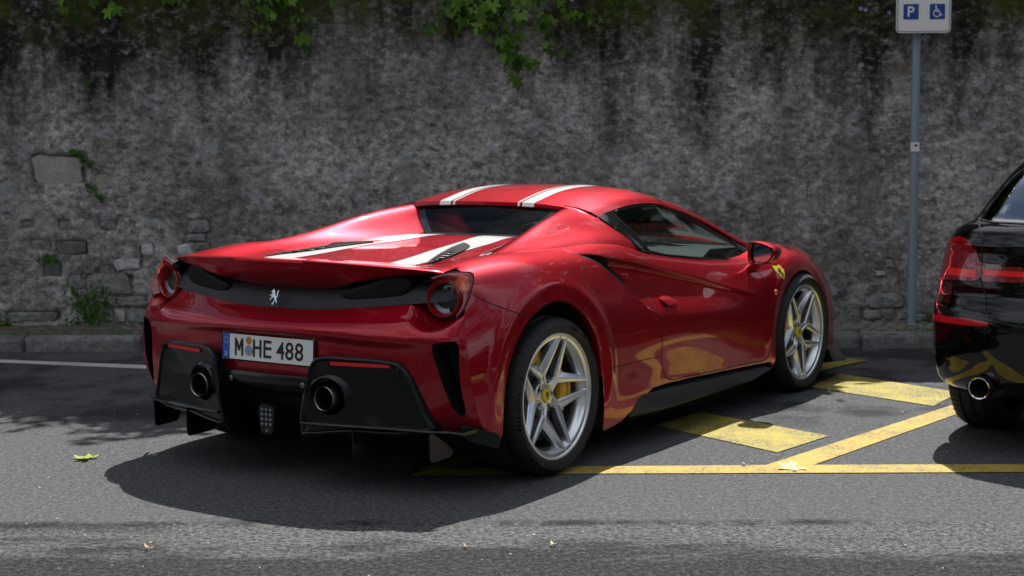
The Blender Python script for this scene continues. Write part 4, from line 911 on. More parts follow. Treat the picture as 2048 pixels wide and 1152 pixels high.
# outer column follows the corner crease of the body side
cz = np.array([p[2] for p in CTRL[0]]); cx_ = np.array([p[0] for p in CTRL[0]]); cy_ = np.array([p[1] for p in CTRL[0]])
oc = []
for k in range(len(FR)):
    z = [.24, .335, .46, .55, .61, .655, .70, .755, .82, .88][k]
    oc.append((np.interp(z, cz[1:8], cx_[1:8])+.001, np.interp(z, cz[1:8], cy_[1:8])-.0005, z))
fc[:, 6] = [(o[0]*.55+fc[k, 5, 0]*.45, o[1]*.72+fc[k, 5, 1]*.28, o[2]*.8+fc[k, 5, 2]*.2) for k, o in enumerate(oc)]
fc = np.concatenate([fc, np.array(oc)[:, None]], 1)
FP = relax(dense(fc, [0, .09, .16, .24, .31, .345, .37, .42, .48, .51], [0, .15, .30, .50, .66, .80, .90, .96], 110, 130), 3, .5)
fV0 = FP.reshape(-1, 3).copy(); fF = gfaces(110, 130)
_d = np.hypot((fV0[:, 1]-.782), fV0[:, 2]-.812); _w = 1-sstep((_d-.080)/.055); _t = -.548
fV0[:, 0] = np.where(fV0[:, 0] < _t, fV0[:, 0]*(1-_w)+_t*_w, fV0[:, 0])
T_R = BVHTree.FromPolygons([tuple(v) for v in fV0], [tuple(int(i) for i in f) for f in fF])
def rear_x(y, z):
    h = T_R.ray_cast(Vector((-2, abs(y), z)), Vector((1, 0, 0)))
    return h[0].x if h[0] is not None else -.72
VENT = smooth_poly([(.803, .620), (.812, .638), (.850, .647), (.888, .650), (.898, .638), (.902, .56), (.903, .44), (.902, .352), (.888, .340), (.866, .360), (.842, .43), (.818, .53)], 8)
HO = smooth_poly([(.222, .235), (.232, .33), (.248, .44), (.268, .52), (.292, .556), (.335, .572), (.45, .573), (.60, .568), (.665, .556), (.705, .515), (.738, .44), (.770, .35), (.795, .285), (.70, .262), (.45, .256), (.28, .236)], 8)
LAMPC = np.array([.782, .812])
fVs = []; 
for s in (-1, 1):
    V = fV0.copy(); nn = vnormals(V, fF); nn *= -np.sign(nn[:, 0].mean())
    ins = inpoly(V[:, [1, 2]], VENT); HOc = HO.mean(0)+(HO-HO.mean(0))*.96
    ins2 = inpoly(V[:, [1, 2]], HOc) & (V[:, 2] < .56); lampc = [(LAMPC[0]+.083*math.cos(t), LAMPC[1]+.083*math.sin(t)) for t in np.linspace(0, 2*math.pi, 60)]; ins3 = inpoly(V[:, [1, 2]], lampc)
    keep = ~ins[fF].all(1) & ~ins2[fF].all(1) & ~ins3[fF].all(1)
    us = np.zeros(len(V), bool); us[fF[keep].ravel()] = True; k = np.where(ins & us)[0]; snap(V, nn, k, VENT, ax=(1, 2), closed=True); k = np.where(ins3 & us)[0]; snap(V, nn, k, lampc, ax=(1, 2), closed=True)
    nn = vnormals(V, fF); nn *= -np.sign(nn[:, 0].mean())
    ls_ = np.arange(110)*130+129; sb = BODY_F[0]; V[ls_] = np.stack([np.interp(V[ls_, 2], sb[2:110, 2], sb[2:110, k]) for k in range(3)], 1)+np.array([-.0004, .0002, 0]); nb = SIDE_N0; m_ = nn[ls_]+np.stack([np.interp(V[ls_, 2], sb[2:110, 2], nb[2:110, k]) for k in range(3)], 1); nn[ls_] = m_/np.linalg.norm(m_, axis=1, keepdims=True)
    V[:, 1] *= s; nn[:, 1] *= s
    u, F = subset(V, fF, keep); fVs.append((V[u], orient(V[u], F, nn[u]), nn[u]))
v, f, nn = join_parts(fVs); bump_o = mesh('rear_bumper', v, f, M_RED, car, normals=nn)
# the black side vents in the bumper
for s in (-1, 1):
    mb = MB(); ls = []
    for dx, sc in ((.0005, 1.0), (.012, .97), (.10, .86)):
        c = VENT.mean(0); l = []
        for y, z in VENT:
            x = rear_x(y, z); q = c+(np.array([y, z])-c)*sc; l.append((x+dx, s*q[0], q[1]))
        ls.append(l)
    mb.loft(ls, cap1=True); mb.build('bumper_vent', M_MATTE, car)
# ---- black band between the lamps
M_BAND = pm('matte_charcoal_band', (.017, .019, .022), .5, spec=.4)
mb = MB(); ys = np.linspace(-.84, .84, 85); prof = [(0, 0), (.010, .012), (.020, .032), (.034, .058), (.060, .075), (.11, .098)]
ls = []
for a, b in prof:
    l = []
    for y in ys:
        zt = np.interp(abs(y), [0, .15, .30, .50, .66, .80, .86], [.742, .744, .751, .770, .786, .80, .82]); xt = np.interp(abs(y), [0, .15, .3, .5, .66, .8, .86], [-.700, -.698, -.692, -.662, -.618, -.565, -.53])
        l.append((xt+a, y, zt+b))
    ls.append(l)
mb.loft(ls, closed=False); mb.build('rear_band', M_BAND, car)
# mesh pockets, rounded dark shells
for s in (-1, 1):
    mb = MB(); out = smooth_poly([(.318, .818), (.328, .800), (.37, .788), (.46, .790), (.56, .805), (.625, .83), (.640, .87), (.58, .900), (.48, .872), (.40, .846), (.345, .830)], 6)
    c = out.mean(0); ls = []
    for k, (sc, dx) in enumerate(((1.0, .03), (1.0, .006), (.97, .000), (.85, -.003), (.4, -.004), (.02, -.004))):
        l = []
        for y, z in out:
            q = c+(np.array([y, z])-c)*sc; xt = np.interp(q[0], [0, .15, .3, .5, .66, .8], [-.676, -.674, -.668, -.638, -.596, -.56]); l.append((xt+dx, s*q[0], q[1]))
        ls.append(l)
    mb.loft(ls, cap1=True); mb.build('grille_pocket', M_GRILL, car, auto=60)
# ---- spoiler
SP = [  # y : profile of (x, z) from the deck round the trailing edge to the underside
 (0,   [(-.30, .918), (-.45, .927), (-.60, .941), (-.70, .951), (-.738, .9545), (-.744, .951), (-.736, .943), (-.700, .903), (-.660, .858), (-.628, .825), (-.600, .818), (-.52, .83)]),
 (.20, [(-.30, .918), (-.45, .927), (-.60, .941), (-.70, .951), (-.737, .9545), (-.743, .951), (-.735, .943), (-.699, .904), (-.660, .860), (-.628, .828), (-.600, .820), (-.52, .83)]),
 (.30, [(-.30, .917), (-.45, .926), (-.60, .941), (-.695, .950), (-.732, .9525), (-.738, .949), (-.729, .941), (-.697, .908), (-.662, .868), (-.634, .842), (-.610, .836), (-.53, .84)]),
 (.40, [(-.32, .916), (-.46, .926), (-.60, .940), (-.685, .948), (-.720, .9495), (-.726, .946), (-.718, .938), (-.698, .914), (-.682, .888), (-.668, .868), (-.65, .866), (-.56, .86)]),
 (.52, [(-.34, .915), (-.46, .925), (-.58, .936), (-.658, .943), (-.690, .9435), (-.696, .940), (-.688, .932), (-.672, .916), (-.660, .900), (-.645, .888), (-.63, .886), (-.54, .88)]),
 (.64, [(-.36, .918), (-.46, .924), (-.56, .931), (-.620, .935), (-.643, .9345), (-.649, .931), (-.642, .925), (-.632, .915), (-.622, .907), (-.610, .902), (-.59, .900), (-.52, .90)]),
 (.72, [(-.38, .925), (-.44, .926), (-.52, .926), (-.570, .926), (-.590, .9245), (-.596, .921), (-.591, .917), (-.584, .911), (-.577, .908), (-.568, .906), (-.55, .905), (-.50, .905)]),
 (.768, [(-.42, .930), (-.45, .928), (-.50, .922), (-.535, .918), (-.552, .9155), (-.557, .913), (-.554, .910), (-.550, .907), (-.545, .906), (-.54, .905), (-.53, .905), (-.49, .907)])]
sp = np.array([[(x, y, z) for x, z in r] for y, r in SP]); tv = np.concatenate([[0], np.cumsum(np.linalg.norm(np.diff(sp[0], axis=0), axis=1)**.7)])
spP = relax(dense(sp, [r[0] for r in SP], tv, 70, 110), 1, .4)
full = np.concatenate([spP[::-1]*np.array([1, -1, 1]), spP[1:]], 0); fv = full.reshape(-1, 3); ff = gfaces(139, 110)
nn = vnormals(fv, ff)
if nn[70*110+10, 2] < 0: nn = -nn
spo = mesh('spoiler', fv, orient(fv, ff, nn), M_RED, car, normals=nn)
# high brake lamp let into the trailing edge
mb = MB(); ls = []
for y in np.linspace(-.185, .205, 40):
    ls.append([(-.7435, y, .9535), (-.7465, y, .950), (-.7445, y, .9425), (-.739, y, .9435)])
mb.loft(ls, cap0=True, cap1=True)
for y in np.linspace(-.18, .20, 26): mb.box((-.7478, y-.0012, .943), (-.744, y+.0012, .9525))
bl = mb.build('brake_light', pm('sunlit_brake_lens', (.62, .008, .014), .12, coat=1, emis=(1, .02, .02), es=.03), spo)  # brighter, faintly glowing red stands in for sunlight on this edge
for s in (-1, 1):
    MB().loft([[(-.60, s*.69, .917), (-.612, s*.69, .921), (-.60, s*.69, .927)], [(-.553, s*.765, .906), (-.561, s*.768, .911), (-.553, s*.768, .917)]], cap0=True, cap1=True).build('marker_lamp', M_LENS, spo)
# ---- tail lamps
for s in (-1, 1):
    c = Vector((-.560, s*.784, .811)); ax = Vector((-1, s*.16, .03)).normalized()
    rt = Vector((0, 0, 1)).cross(ax).normalized(); up = ax.cross(rt)
    def TP(a, r, t): return tuple(c+ax*a+rt*(r*math.cos(t))+up*(r*math.sin(t)))
    def tl(prof, n=56): return [[TP(a, r, 2*math.pi*k/n) for k in range(n)] for a, r in prof]
    h = MB().loft(tl([(-.07, .088), (-.004, .0865), (.008, .084), (.014, .078), (-.02, .074)])).build('tail_lamp', M_TRIM, car)
    MB().loft(tl([(.004, .079), (.018, .078), (.025, .074), (.025, .070), (.016, .065), (-.004, .062), (-.02, .061)])).build('lamp_ring', M_LENS, h)
    MB().loft(tl([(-.016, .063), (-.012, .055), (-.010, .03), (-.009, .001)]), cap1=True).build('lens', M_LENSD, h)
    mb = MB()
    for k in range(9):
        a0 = math.pi*(1.02+.066*k); a1 = a0+.066*math.pi-.018
        mb.add([TP(-.003, .0605, a0), TP(-.003, .0605, a1), TP(-.0075, .043, a1), TP(-.0075, .043, a0)], [(0, 1, 2, 3)])
    mb.build('reflector_segment', pm('lamp_reflector', (.24, .26, .30), .25, metal=.6), h)
    # tear-shaped outer lens reaching round to the fender
    tear = [(-.595, .735, .893), (-.565, .800, .914), (-.530, .850, .918), (-.505, .880, .912), (-.513, .890, .880), (-.538, .896, .845), (-.560, .898, .810), (-.585, .89, .770), (-.600, .865, .735)]
    n = 24; ta = np.array(tear); tt = np.linspace(0, 1, len(tear)); outl = spline(ta, tt, np.linspace(0, 1, n))
    inn = []
    for k in range(n):
        ang = math.radians(118-k*(118+58)/(n-1)); inn.append(TP(-.004, .0865, ang if s < 0 else math.pi-ang) if False else None)
    L0 = []; L1 = []; L2 = []
    for k in range(n):
        q = Vector((outl[k][0], s*outl[k][1], outl[k][2])); d = q-c; d -= ax*d.dot(ax); e = c+d.normalized()*.0795-ax*.0-ax*-.010
        L0.append(tuple(q)); L2.append(tuple(e)); m_ = (q+e)*.5; L1.append(tuple(m_+Vector((-.013, s*.010, .004))))
    LL = [L0, [tuple(Vector(a)*.66+Vector(b)*.34+Vector((-.010, s*.010, .004))) for a, b in zip(L0, L2)], [tuple(Vector(a)*.33+Vector(b)*.67+Vector((-.009, s*.006, .004))) for a, b in zip(L0, L2)], L2]
    V = [p for l in LL for p in l]; F = []; MI = []
    for r_ in range(3):
        for k in range(n-1):
            F.append((r_*n+k, r_*n+k+1, (r_+1)*n+k+1, (r_+1)*n+k)); MI.append(1 if 6 <= k <= 13 and r_ >= 1 else 0)
    o = mesh('outer_lens', V, F, None, h, mats=[M_LENS, M_LENSO], mi=MI)
    # gap rim
    MB().tube([tuple(Vector((q[0]+.002, s*(q[1]-.001), q[2]))) for q in outl], .0042, 6).build('lamp_seal', M_GAP, h)
# black trim between spoiler end and lamp
for s in (-1, 1):
    mb = MB(); mb.loft([[(-.60, s*.70, .874), (-.595, s*.75, .882), (-.560, s*.79, .896), (-.53, s*.825, .906)], [(-.54, s*.72, .898), (-.53, s*.76, .904), (-.515, s*.79, .908), (-.50, s*.825, .912)], [(-.46, s*.74, .912), (-.455, s*.77, .914), (-.45, s*.80, .915), (-.46, s*.82, .915)]], closed=False)
    mb.build('lamp_trim', M_MATTE, car)
# ---- prancing horse
HORSE = [(.33, 0), (.42, .01), (.47, .10), (.56, .20), (.60, .29), (.58, .36), (.50, .40), (.42, .44),   # standing leg and belly
 (.36, .40), (.26, .36), (.20, .28), (.14, .22), (.10, .24), (.13, .32), (.20, .42), (.28, .48), (.30, .55),     # raised front leg
 (.20, .53), (.08, .52), (.02, .55), (.06, .60), (.16, .60), (.27, .63), (.29, .70), (.24, .75), (.15, .74), (.12, .79), (.19, .86), (.27, .93), (.33, 1.0), (.36, .95),   # second leg, neck, head
 (.44, .90), (.50, .80), (.54, .68), (.62, .58), (.71, .50), (.76, .52), (.76, .62), (.72, .74), (.76, .86), (.86, .92), (.92, .86), (.86, .84), (.84, .74), (.88, .62), (.86, .50), (.80, .42),   # back and tail
 (.78, .34), (.84, .24), (.90, .14), (.86, .08), (.78, .10), (.76, .18), (.68, .24), (.60, .16), (.56, .06), (.60, -.02), (.50, -.04), (.36, -.04)]
def horse(org, ux, uy, h, depth, mat, name, parent):
    """extruded silhouette of a rearing horse"""
    ux = Vector(ux); uy = Vector(uy); nz = ux.cross(uy).normalized()
    loop = [Vector(org)+ux*((x-.45)*h*.82)+uy*((y-.48)*h) for x, y in HORSE]
    bm = bmesh.new(); vs = [bm.verts.new(p+nz*depth) for p in loop]; f = bm.faces.new(vs)
    r = bmesh.ops.extrude_face_region(bm, geom=[f]); bmesh.ops.translate(bm, vec=-nz*depth, verts=[e for e in r['geom'] if isinstance(e, bmesh.types.BMVert)])
    bmesh.ops.triangulate(bm, faces=bm.faces); bmesh.ops.recalc_face_normals(bm, faces=bm.faces)
    me = bpy.data.meshes.new(name); bm.to_mesh(me); bm.free(); me.materials.append(mat)
    o = bpy.data.objects.new(name, me); COL.objects.link(o)
    if parent: o.parent = parent
    return o
horse((-.712, .010, .790), (0, -1, 0), (.32, 0, .95), .066, .004, M_CHROME, 'horse_emblem', car)
# ---- diffuser
def hx(y): return float(np.interp(abs(y), [.20, .25, .35, .60, .70, .80, .86], [-.815, -.825, -.810, -.752, -.718, -.672, -.628]))
hc = np.array([.50, .40])
def inset(P, d):
    n = len(P); T = np.roll(P, -1, 0)-np.roll(P, 1, 0); T /= np.linalg.norm(T, axis=1, keepdims=True)+1e-9; Nn = np.stack([-T[:, 1], T[:, 0]], 1)
    area = .5*np.sum(P[:, 0]*np.roll(P[:, 1], -1)-np.roll(P[:, 0], -1)*P[:, 1])
    Nn *= np.sign(area); Q = P+Nn*d
    return Q
dif = empty('diffuser', (0, 0, 0)); dif.parent = car
for s in (-1, 1):
    mb = MB(); ls = []
    for d, dx in ((0, .09), (0, .020), (.002, .006), (.007, -.002), (.013, -.003), (.018, .002), (.020, .007), (.021, .008)):
        Q = inset(HO, d); ls.append([(hx(y)+dx, s*y, z) for y, z in Q])
    mb.loft(ls); 
    hum = mb.build('diffuser_surround', M_BLK, dif, auto=70)
    # recessed panel, with a round opening for the exhaust
    ec = np.array([.358, .398]); er = .072
    Q = inset(HO, .0205); n = len(Q); L0 = [(hx(y)+.008, s*y, z) for y, z in Q]
    ls = [L0]
    ang = np.arctan2(Q[:, 1]-ec[1], Q[:, 0]-ec[0])
    for f_ in (.5, .85, 1.0):
        E_ = ec+er*np.stack([np.cos(ang), np.sin(ang)], 1); W_ = Q*(1-f_)+E_*f_; ls.append([(hx(y)+.009+.008*(1-abs(.42-z)/.17 if abs(.42-z) < .17 else 0), s*y, z) for y, z in W_])
    ls.append([(hx(y)+.06, s*y, z) for y, z in W_]); 
    mb = MB(); mb.loft(ls); mb.build('diffuser_panel', M_BLK, dif, auto=50)
    # raised collar over the exhaust
    mb = MB(); A = []
    for rr, dx in ((.073, .026), (.075, .002), (.082, -.006), (.092, .000), (.102, .020)):
        A.append([(hx(ec[0]+rr*math.cos(t))+dx, s*(ec[0]+rr*math.cos(t)), ec[1]+rr*math.sin(t)+.004) for t in np.linspace(-.15, math.pi*1.02, 30)])
    mb.loft(A, closed=False); mb.build('exhaust_collar', M_BLK, dif)
    # exhaust tip
    mb = MB(); mb.lathe([(-.60, .053), (-.80, .0525), (-.824, .0515), (-.827, .0495), (-.824, .0475), (-.80, .0465), (-.64, .0455), (-.64, .001)], axis='x', c=(0, s*.357, .398), n=48)
    ex = mb.build('exhaust_pipe', M_TITAN, dif)
    MB().lathe([(-.826, .0515), (-.8285, .0500), (-.826, .0482)], axis='x', c=(0, s*.357, .398), n=48).build('tip_rim', pm('bright_tip', (.42, .38, .35), .25, metal=1), ex)
    MB().lathe([(-.70, .0454), (-.70, .001)], axis='x', c=(0, s*.357, .398), n=32).build('pipe_dark', M_VOID, ex)
    # red reflector strip
    y0, y1 = (.372, .632); Lp = []
    mb = MB(); V = []
    for y in np.linspace(y0, y1, 12):
        zt = .551; V.append([(hx(y)+.012, s*y, zt), (hx(y)+.003, s*y, zt-.001), (hx(y)+.003, s*y, zt-.0155), (hx(y)+.012, s*y, zt-.017)])
    V[0] = [(a, b, c_) for a, b, c_ in V[0]]
    mb.loft(V, cap0=True, cap1=True); mb.build('reflector', M_REFL, dif)
    MB().lathe([(hx(.635)+.014, .011), (hx(.635)+.003, .011), (hx(.635)+.001, .009), (hx(.635)+.003, .007), (hx(.635)+.002, .001)], axis='x', c=(0, s*.672, .533), n=20).build('parking_sensor', M_SATIN, dif)
    # horizontal blade with upright fins
    mb = MB(); ls = []
    for y in np.linspace(.235, .925, 22):
        x = hx(y)+.0; z = .292-.012*sstep((y-.6)/.3); ls.append([(x+.02, s*y, z+.004), (x-.016, s*y, z+.003), (x-.020, s*y, z-.003), (x-.014, s*y, z-.009), (x+.15, s*y, z-.012), (x+.15, s*y, z+.002)])
    mb.loft(ls, cap0=True, cap1=True); mb.build('diffuser_blade', M_BLK, dif)
    for y, zb, d in ((.475, .152, .16), (.790, .150, .14), (.635, .170, .10)):
        x = hx(y)-.012
        if y == .635: continue
        lp = [(x, s*y, .288), (x+.003, s*y, zb+.022), (x+.009, s*y, zb+.006), (x+.02, s*y, zb), (x+d, s*y, zb+.004), (x+d+.02, s*y, zb+.02), (x+d+.06, s*y, .288)]
        bevel(MB().prism([(a, b-.003, c_) for a, b, c_ in lp], (0, .006, 0)).build('fin', M_BLK, dif, smooth=False), .002, 1)
    # big inner strake sweeping down to the floor
    mb = MB(); ls = []
    for z, y, x in ((.47, .262, -.80), (.40, .246, -.825), (.32, .232, -.828), (.25, .222, -.815), (.205, .212, -.79), (.182, .192, -.76), (.176, .15, -.735)):
        ls.append([(x+.016, s*(y-.010), z), (x, s*(y-.006), z), (x-.002, s*(y+.004), z), (x+.012, s*(y+.010), z), (x+.20, s*(y+.012), z-.01), (x+.20, s*(y-.012), z-.01)])
    mb.loft(ls, cap0=True, cap1=True); mb.build('strake', M_BLK, dif)
    # winglet at the corner
    a = Vector((-.590, s*.875, .300)); b = Vector((-.462, s*.980, .262)); nn_ = Vector((-.65, s*.76, 0))*.006
    lp = [a+Vector((0, 0, -.006)), a+Vector((.01, s*.008, .004)), b+Vector((-.01, -s*.008, -.001)), b+Vector((0, 0, -.012)), b+Vector((0, 0, -.056)), b+Vector((-.012, -s*.010, -.066)), a+Vector((.035, s*.028, -.070)), a+Vector((.012, s*.010, -.055))]
    bevel(MB().prism([tuple(p) for p in lp], tuple(nn_)).build('winglet', M_SATIN, dif, smooth=False), .003, 2)
# centre bar, floor, fog lamp
mb = MB(); ls = []
for y in np.linspace(-.275, .275, 20):
    e = -.792+.02*(y/.27)**2; ls.append([(e+.03, y, .474), (e, y, .470), (e-.006, y, .455), (e+.002, y, .415), (e+.02, y, .400), (e+.08, y, .36)])
mb.loft(ls, closed=False); mb.build('centre_bar', M_BLK, dif, auto=50)
for s in (-1, 1):
    b = MB().lathe([(-.780, .012), (-.786, .012), (-.788, .009), (-.788, .005), (-.784, .004), (-.784, .001)], axis='x', c=(0, s*.205, .435), n=14).build('bolt', M_STEEL, dif)
mb = MB(); ls = []
for y in np.linspace(-.27, .27, 24):
    w = (y/.27)**2; ls.append([(-.74, y, .385), (-.70, y, .33+.03*w), (-.62, y, .26+.02*w), (-.50, y, .20), (-.30, y, .15)])
mb.loft(ls, closed=False); mb.build('diffuser_floor', M_MATTE, dif)
for s in (-1, 1):
    MB().loft([[(-.72, s*.27, .26), (-.66, s*.80, .27), (-.52, s*.92, .25)], [(-.58, s*.27, .17), (-.52, s*.78, .18), (-.44, s*.9, .19)], [(-.3, s*.27, .13), (-.35, s*.70, .13), (-.40, s*.9, .15)]], closed=False).build('undertray', M_MATTE, dif)
fo = smooth_poly([(-.040, .322), (.040, .326), (.047, .315), (.045, .26), (.036, .208), (.025, .200), (-.025, .199), (-.034, .208), (-.043, .26), (-.046, .312)], 4)
mb = MB(); c = fo.mean(0)
mb.loft([[(-.66, .036+y, z) for y, z in fo], [(-.742, .036+y, z) for y, z in fo], [(-.748, .036+y*.94, c[1]+(z-c[1])*.95) for y, z in fo]], cap1=True)
fog = mb.build('fog_lamp', M_SATIN, dif, auto=50)
M_LED = pm('clear_led', (.16, .17, .21), .12, coat=1)
for i in range(4):
    for j in range(3):
        MB().lathe([(-.749, .0082), (-.752, .007), (-.7535, .004), (-.754, .0005)], axis='x', c=(0, .036+(j-1)*.024, .305-i*.021), n=14).build('led', M_LED, fog)
MB().lathe([(-.748, .008), (-.750, .007), (-.750, .0005)], axis='x', c=(0, .036, .215), n=14).build('screw', M_STEEL, fog)
# ---- number plate
def glyph_mesh(txt, size, font=None, extrude=.0, offset=0.0):
    cu = bpy.data.curves.new('t', 'FONT'); cu.body = txt; cu.size = size; cu.extrude = extrude; cu.offset = offset; cu.resolution_u = 4
    o = bpy.data.objects.new('t', cu); COL.objects.link(o); dg = bpy.context.evaluated_depsgraph_get(); me = bpy.data.meshes.new_from_object(o.evaluated_get(dg))
    V = np.array([tuple(v.co) for v in me.vertices]) if len(me.vertices) else np.zeros((0, 3)); F = [tuple(p.vertices) for p in me.polygons]
    bpy.data.objects.remove(o); bpy.data.curves.remove(cu); bpy.data.meshes.remove(me)
    return V, F
PX, PZ, PT = -.783, .574, .05
def pl(u, v, d):   # plate coordinates: u to the right seen from behind, v up
    c_, s_ = math.cos(PT), math.sin(PT); bow = .004*(u/.26)**2
    return (PX+v*s_+bow-d, -u-.006, PZ+v*c_)
def flat_grid(u0, u1, v0, v1, d, n=14):
    V = []; 
    for i in range(n+1):
        u = u0+(u1-u0)*i/n; V += [pl(u, v0, d), pl(u, v1, d)]
    return V, [(2*i, 2*i+2, 2*i+3, 2*i+1) for i in range(n)]
mb = MB(); rr = rrect(.266, .061, .012); mb.loft([[pl(u, v, -.008) for u, v in rr], [pl(u, v, .000) for u, v in rr], [pl(u*.99, v*.97, .0015) for u, v in rr], [pl(u*.985, v*.94, -.001) for u, v in rr]], cap1=True)
plate = mb.build('number_plate', M_TRIM, car, auto=40)
V, F = flat_grid(-.2575, .2575, -.0535, .0535, .0022, 20); MB().add(V, F).build('plate_face', M_PLATE, plate)
V, F = flat_grid(-.2570, -.2150, -.0530, .0530, .0030, 4); MB().add(V, F).build('country_band', M_PLBLUE, plate)
def plate_text(t, u, w, h, d, v=-.0375, off=.0):
    V, F = glyph_mesh(t, 1, offset=off); 
    lo = V.min(0); hi = V.max(0); 
    Q = [pl(u+(a-lo[0])/(hi[0]-lo[0])*w, v+(b-lo[1])/(hi[1]-lo[1])*h, d) for a, b, _ in V]; return Q, F
def stroke_char(t, u, w, h, v=-.0375, k=.0120):
    bars = {'M': [((0, 0), (0, h)), ((w-k, 0), (w-k, h)), ((k*.35, h-k*.6), ((w-k)/2, h*.30)), ((w-k*1.35, h-k*.6), ((w-k)/2, h*.30))], 'H': [((0, 0), (0, h)), ((w-k, 0), (w-k, h))], 'E': [((0, 0), (0, h))]}[t]
    mb = MB()
    for i, ((a, b), (c, d)) in enumerate(bars):
        dd = .0034+.00012*i; mb.add([pl(u+a, v+b, dd), pl(u+a+k, v+b, dd), pl(u+c+k, v+d, dd), pl(u+c, v+d, dd)], [(0, 1, 2, 3)])
    hs = {'H': [h*.46], 'E': [0, h*.46, h-k]}.get(t, [])
    for y_ in hs: mb.add([pl(u+k*.5, v+y_, .0036), pl(u+w-(k*.5 if t == 'H' else 0), v+y_, .0036), pl(u+w-(k*.5 if t == 'H' else 0), v+y_+k, .0036), pl(u+k*.5, v+y_+k, .0036)], [(0, 1, 2, 3)])
    mb.build('plate_character', M_INK, plate, smooth=False)
for t, u, w in (('M', -.184, .051), ('H', -.077, .050), ('E', -.016, .045)): stroke_char(t, u, w, .075)
for t, u, w in (('4', .057, .046), ('8', .107, .046), ('8', .1595, .046)):
    Q, F = plate_text(t, u, w, .075, .0034, off=.012); MB().add(Q, F).build('plate_character', M_INK, plate, auto=None)
Q, F = plate_text('D', -.2425, .014, .019, .0036, v=-.043); MB().add(Q, F).build('country_letter', M_PLATE, plate, auto=None)
mb = MB()
for k in range(12):
    a = 2*math.pi*k/12; cu_, cv_ = -.236+.0135*math.cos(a), .025+.0135*math.sin(a)
    st = [pl(cu_+.0030*(1 if j % 2 == 0 else .42)*math.sin(j*math.pi/5), cv_+.0030*(1 if j % 2 == 0 else .42)*math.cos(j*math.pi/5), .0036) for j in range(10)]
    MB().add(st, [tuple(range(10))]).build('star', M_STAR, plate, smooth=False)
def disc(u, v, r, d, n=28, r2=0): return [pl(u+.003+r*math.cos(2*math.pi*k/n), v+r*math.sin(2*math.pi*k/n), d) for k in range(n)]
MB().add(disc(-.104, .0305, .0165, .0038), [tuple(range(28))]).build('inspection_seal', M_ORSEAL, plate, smooth=False)
MB().add(disc(-.104, .0305, .0085, .0042)+disc(-.104, .0305, .0075, .0042), [(k, (k+1) % 28, (k+1) % 28+28, k+28) for k in range(28)]).build('seal_ring', M_INK, plate, smooth=False)
MB().add(disc(-.104, -.012, .0225, .0038), [tuple(range(28))]).build('registration_seal', M_GREYFL, plate, smooth=False)
MB().add([pl(-.101+a, -.012+b, .0042) for a, b in ((-.009, .010), (-.009, -.003), (-.005, -.010), (0, -.013), (.005, -.010), (.009, -.003), (.009, .010))], [tuple(range(7))]).build('seal_shield', pm('seal_blue', (.15, .30, .62), .5), plate, smooth=False)
mb = MB()
for k in range(24):
    a = 2*math.pi*k/24; mb.add([pl(-.101+r_*math.cos(a+e), -.012+r_*math.sin(a+e), .0042) for r_, e in ((.017, -.05), (.020, -.05), (.020, .05), (.017, .05))], [(0, 1, 2, 3)])
o = mb.build('seal_lettering', M_INK, plate, smooth=False); tag(o, kind='stuff')
